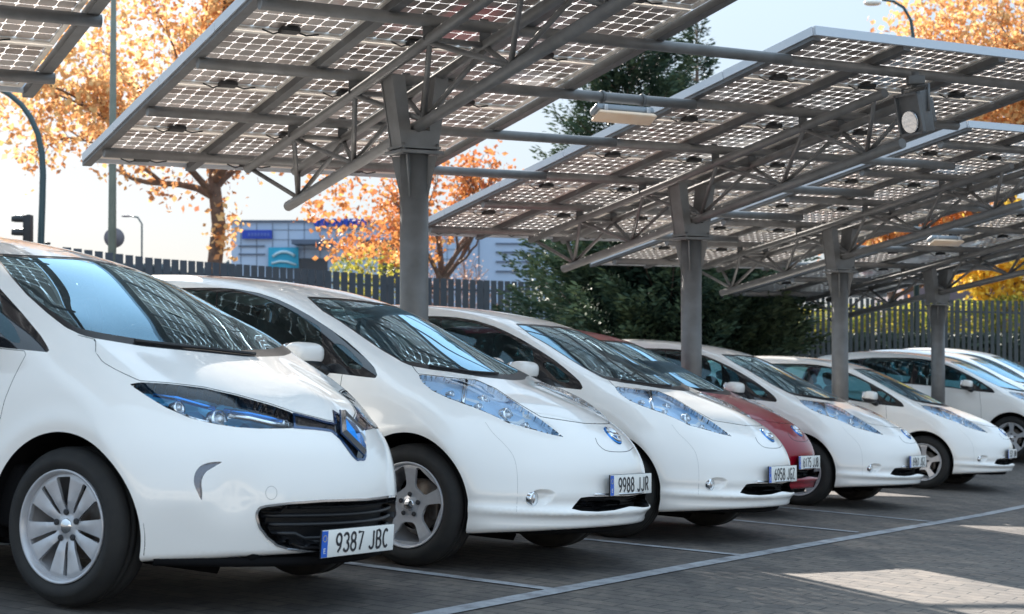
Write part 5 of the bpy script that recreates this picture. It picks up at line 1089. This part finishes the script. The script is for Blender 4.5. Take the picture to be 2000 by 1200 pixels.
tree('maple_tree', 'red-orange autumn tree behind the nearest column, its low leaves in front of the grey building', 862, 44, -1.1, 2.4, .17, ((c2[0], c2[1], c2[2] - .2), (3.1, 2.4, 2.5)), 6500, .155, M_lr, 'autumn trees beyond the fence', lambda P: .35 * np.clip((3.6 - P[:, 2]) / 3, -.5, .7), 8, 4, 1.5, keep=keep2, sig=.28)
c3 = at(1960, 100, 52)
tree('autumn_tree', 'tall yellow-orange tree rising over the canopies at the top right', 1960, 52, -1.1, 4.5, .25, (tuple(c3), (4.2, 3.2, 4.3)), 15000, .2, M_lo, 'autumn trees beyond the fence', lambda P: .25, 14, 5, 2.6, sig=.35)
c3 = at(1760, 400, 56)
tree('autumn_tree', 'lower orange tree glimpsed between the second and third canopies', 1740, 56, -1.1, 2.5, .2, (tuple(c3), (3.4, 2.6, 2.9)), 9000, .2, M_lr, 'autumn trees beyond the fence', lambda P: .25, 15, 4, 2.0, sig=.3)
c3 = at(1985, 500, 48)
tree('autumn_tree', 'bright yellow tree above the fence at the right edge', 2000, 48, -1.1, 1.2, .14, (tuple(c3), (1.5, 1.4, 1.7)), 4500, .17, M_ly, 'autumn trees beyond the fence', lambda P: .2, 16, 4, 1.1, sig=.22)
# pale bare shrub left of the conifer, behind the near column
def bare(name, label, px, Y, z0, L, seed, m, cat='shrub', leaf=None):
    global rng; rng = np.random.default_rng(seed); p = at(px, 540, Y); root = empty(name, label, cat, loc=(p[0], p[1], z0)); br = []; tips = []
    for j in range(9): a = rng.uniform(0, 6.28); grow(np.array([0, 0, .1]), np.array([math.cos(a) * .4, math.sin(a) * .4, 1.]), L, .03, 3, br, tips, .15, .4)
    k = MB()
    for pts, rad in br: k.tube(pts, np.maximum(rad, .009), 4, caps=False)
    k.build('branches', m, root)
    if leaf: tips = np.array(tips); P = tips[rng.integers(0, len(tips), leaf[0])] + rng.normal(size=(leaf[0], 3)) * .12; V, F, uv = leaves(P, leaf[1], rng.uniform(0, 1, leaf[0])); mesh_np('crown', V, F, leaf[2], root, smooth=False, uv=uv)
bare('bare_shrub', 'pale leafless shrub just right of the near column, in front of the grey building', 895, 46, -1.1, 1.15, 21, M_twig, leaf=(900, .07, leaf_mat('dry_leaves', [(0, (.35, .22, .17)), (1, (.55, .42, .36))])))
bushes = [(1560, 655, .9), (1640, 650, 1.0), (1720, 648, 1.0), (1800, 645, 1.1), (1890, 640, 1.0), (1970, 635, 1.1), (735, 550, 1.4)]
BL = ['first yellow-green bush right of the big conifer, behind the slatted fence', 'yellow-green bush behind the fence, left of the third column', 'yellow-green bush behind the fence, right of the third column', 'yellow-green bush behind the fence, left of the farthest column', 'yellow-green bush behind the fence, right of the farthest column', 'yellow-green bush behind the fence at the right edge', 'yellow-green bush behind the fence, left of the near column']
M_bush = leaf_mat('bush_leaves', [(0, (.10, .14, .03)), (.5, (.32, .32, .05)), (1, (.62, .50, .10))])
for (px, py, rr), lb in zip(bushes, BL):
    p = at(px, py - 22, 47); rng = np.random.default_rng(int(px)); n = 1500; q = rng.normal(size=(n, 3)); q = q / np.linalg.norm(q, axis=1)[:, None] * rng.uniform(.3, 1, n)[:, None] ** .4 * np.array([rr, rr, rr * .62]); root = empty('shrub', lb, 'shrub', 'bushes behind the fence', loc=(p[0], p[1], -1.1)); V, F, uv = leaves(q + np.array([0, 0, p[2] + 1.1 - rr * .1]), .11, rng.uniform(0, 1, n)); mesh_np('foliage', V, F, M_bush, root, smooth=False, uv=uv)
    k = MB()
    for j in range(5): a = j * 1.25; k.tube([(0, 0, 0), (.2 * math.cos(a), .2 * math.sin(a), .6), (.5 * math.cos(a), .5 * math.sin(a), 1.3)], .02, 5)
    k.build('stems', M_bark, root)
# clipped dark hedge low behind the right fence
h0, h1 = at(1480, 655, 44), at(2100, 652, 36); n = 14000; rng = np.random.default_rng(9); t = rng.uniform(0, 1, n)[:, None]; P = h0 * (1 - t) + h1 * t; P[:, 1] += rng.normal(size=n) * .25; zt = P[:, 2].copy(); P[:, 2] = -1.1 + (zt + 1.1) * rng.uniform(0, 1, n) ** .6 + rng.normal(size=n) * .03
root = empty('hedge', 'low dark clipped hedge behind the right-hand fence', 'hedge', loc=(h0[0], h0[1], -1.1)); V, F, uv = leaves(P - np.array(root.location), .10, rng.uniform(0, .6, n)); mesh_np('foliage', V, F, leaf_mat('hedge_leaves', [(0, (.02, .035, .025)), (1, (.07, .09, .05))], .1), root, smooth=False, uv=uv)
# conifers
def conifer(name, label, px, Y, ztop, zb, rad, n_br, seed, dens=1.0, lean=0.0, size=.075, vis=None):
    rng = np.random.default_rng(seed); p = at(px, 600, Y); root = empty(name, label, 'conifer', loc=(p[0], p[1], zb)); H = ztop - zb
    MB().tube([(0, 0, 0), (lean * .4, 0, H * .5), (lean, 0, H)], [.20, .12, .012], 10).build('trunk', M_bark, root); C_ = []; hue = []; k = MB()
    for i in range(n_br):
        f = rng.uniform(0, 1) ** .85; z = .25 + (H - .35) * f; a = rng.uniform(0, 6.283); L = rad * (1 - f) ** .62 * rng.uniform(.65, 1.08) + .16; up = rng.uniform(.10, .55) + .35 * f; d = np.array([math.cos(a), math.sin(a), 0]); s0 = np.array([lean * f, 0, z])
        pts = [s0 + d * L * t + np.array([0, 0, up * L * t ** 1.6 - .12 * L * t * (1 - t)]) for t in np.linspace(0, 1, 7)]
        if i % 3 == 0: k.tube(pts, np.linspace(.022, .006, 7), 4, caps=False)
        hb = rng.normal(0, .13); m = int(95 * L * dens) + 14; side = np.array([-d[1], d[0], 0])
        for _ in range(m):
            t = rng.uniform(.18, 1.02); j = min(5, int(t * 6)); c = pts[j] + (pts[min(j + 1, 6)] - pts[j]) * (t * 6 - j); w = .26 * L * (1.05 - t) + .05; off = side * rng.normal() * w + np.array([0, 0, rng.normal() * .05]) + d * abs(rng.normal()) * .07
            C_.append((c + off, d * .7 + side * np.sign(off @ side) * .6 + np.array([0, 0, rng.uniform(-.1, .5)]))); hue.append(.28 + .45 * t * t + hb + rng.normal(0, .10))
    k.build('branches', M_bark, root); P = np.array([c[0] for c in C_]); D = np.array([c[1] for c in C_]); D /= np.linalg.norm(D, axis=1)[:, None]; n = len(P); S = np.cross(D, rng.normal(size=(n, 3))); S /= np.linalg.norm(S, axis=1)[:, None]; L_ = size * rng.uniform(.9, 2.3, n)[:, None]; w_ = size * .26 * rng.uniform(.7, 1.3, n)[:, None]
    V = np.stack([P - S * w_ * .5, P + D * L_ * .5 - S * w_, P + D * L_, P + D * L_ * .5 + S * w_], 1).reshape(-1, 3); F = np.arange(4 * n).reshape(n, 4); hue = np.clip(hue, 0, 1); uv = np.repeat(np.stack([hue, hue], 1), 4, 0); mesh_np('crown', V, F, M_lc, root, smooth=False, uv=uv)
conifer('conifer', 'broad dark green conifer behind the second column, in front of the fence', 1305, 27.5, at(1, 395, 27.5)[2], -1.3, 2.75, 430, 31, 2.0, 0, .085)
conifer('conifer', 'tall green conifer rising above the gap between the first two canopies', 1212, 34, at(1, -60, 34)[2], -1.2, 2.5, 330, 32, 1.1, .3, .09)
conifer('conifer', 'slim pointed conifer top just right of the tall green conifer', 1362, 40, at(1, 38, 40)[2], -1.2, .9, 170, 33, 1.0, 0, .09)
# far tree line, left
n = 2600; rng = np.random.default_rng(4); t = rng.uniform(0, 1, n); P = np.stack([-75 + t * 62, np.full(n, 190.) + rng.normal(size=n) * 3, np.zeros(n)], 1); top = 7.2 - 1.2 * t + 1.1 * np.sin(t * 40) * np.sin(t * 13); P[:, 2] = rng.uniform(-2, 1, n) * 0 + top * rng.uniform(.3, 1, n) ** .5
V, F, uv = leaves(P, 1.3, rng.uniform(0, .8, n)); o = mesh_np('distant_tree_line', V, F, leaf_mat('far_foliage', [(0, (.05, .08, .10)), (1, (.10, .13, .15))], .1), smooth=False, uv=uv); tag(o, 'low dark line of distant trees just above the left-hand fence', 'tree line', kind='stuff')
# ------------------------------------------------------------------ the parked cars
lr, lcs = build_leaf(); zr, zcs = build_zoe()
def replate(root, txt):
    pl = [c for c in root.children if c.name.startswith('number_plate')][0]; le = [c for c in pl.children if c.name.startswith('lettering') and len(c.data.vertices) > 60][0]; le.data = plate_text(txt)
def place(root, X, Y, az_, dz, txt, label):
    root.matrix_world = pose_matrix(car_pose(X, Y, az_, dz)); root['label'] = label; root['category'] = 'car'; root['group'] = 'cars parked in a row under the canopies'
    if txt: replate(root, txt)
cars = [(-.137, 8.836, 119.9, 0, '9988 JJR', 'white rounded car second from the left, plate 9988 JJR, before the nearest column', None),
    (1.062, 11.027, 121.0, 0, '6958 JGZ', 'white rounded car third from the left, plate 6958 JGZ, next to the red car', None),
    (1.71, 13.51, 120.5, 0, '6175 JJB', 'wine red car parked slightly back between two white cars', {M_white: M_red}),
    (3.123, 15.454, 121.8, 0, '6961 JGZ', 'white rounded car just right of the red car, in front of the third column', None),
    (5.309, 19.499, 118.9, 0, '5527 JHW', 'white rounded car sixth from the left, a gap before it, passenger side wheel showing', None),
    (7.716, 23.742, 119.2, 0, '7714 JKD', 'white car behind the farthest column, its front wheel cut by the right edge', None),
    (8.75, 26.3, 119.2, 0, '7720 JKD', 'white car second from the far end, only roof and dark windows showing', None),
    (9.9, 28.9, 119.2, 0, '7731 JKD', 'farthest white car, only a sliver of its roof showing at the right edge', None)]
first = lr
for i, (X, Y, a, dz, txt, lb, sw) in enumerate(cars):
    c = first if i == 0 else copy_tree(first, None, sw)
    place(c, X, Y, a, dz if dz else None, txt, lb)
place(zr, -1.362, 6.834, 119.5, .012, '9387 JBC', 'nearest white car with blue-lined headlights and a diamond badge, plate 9387 JBC')
bpy.context.view_layer.update()
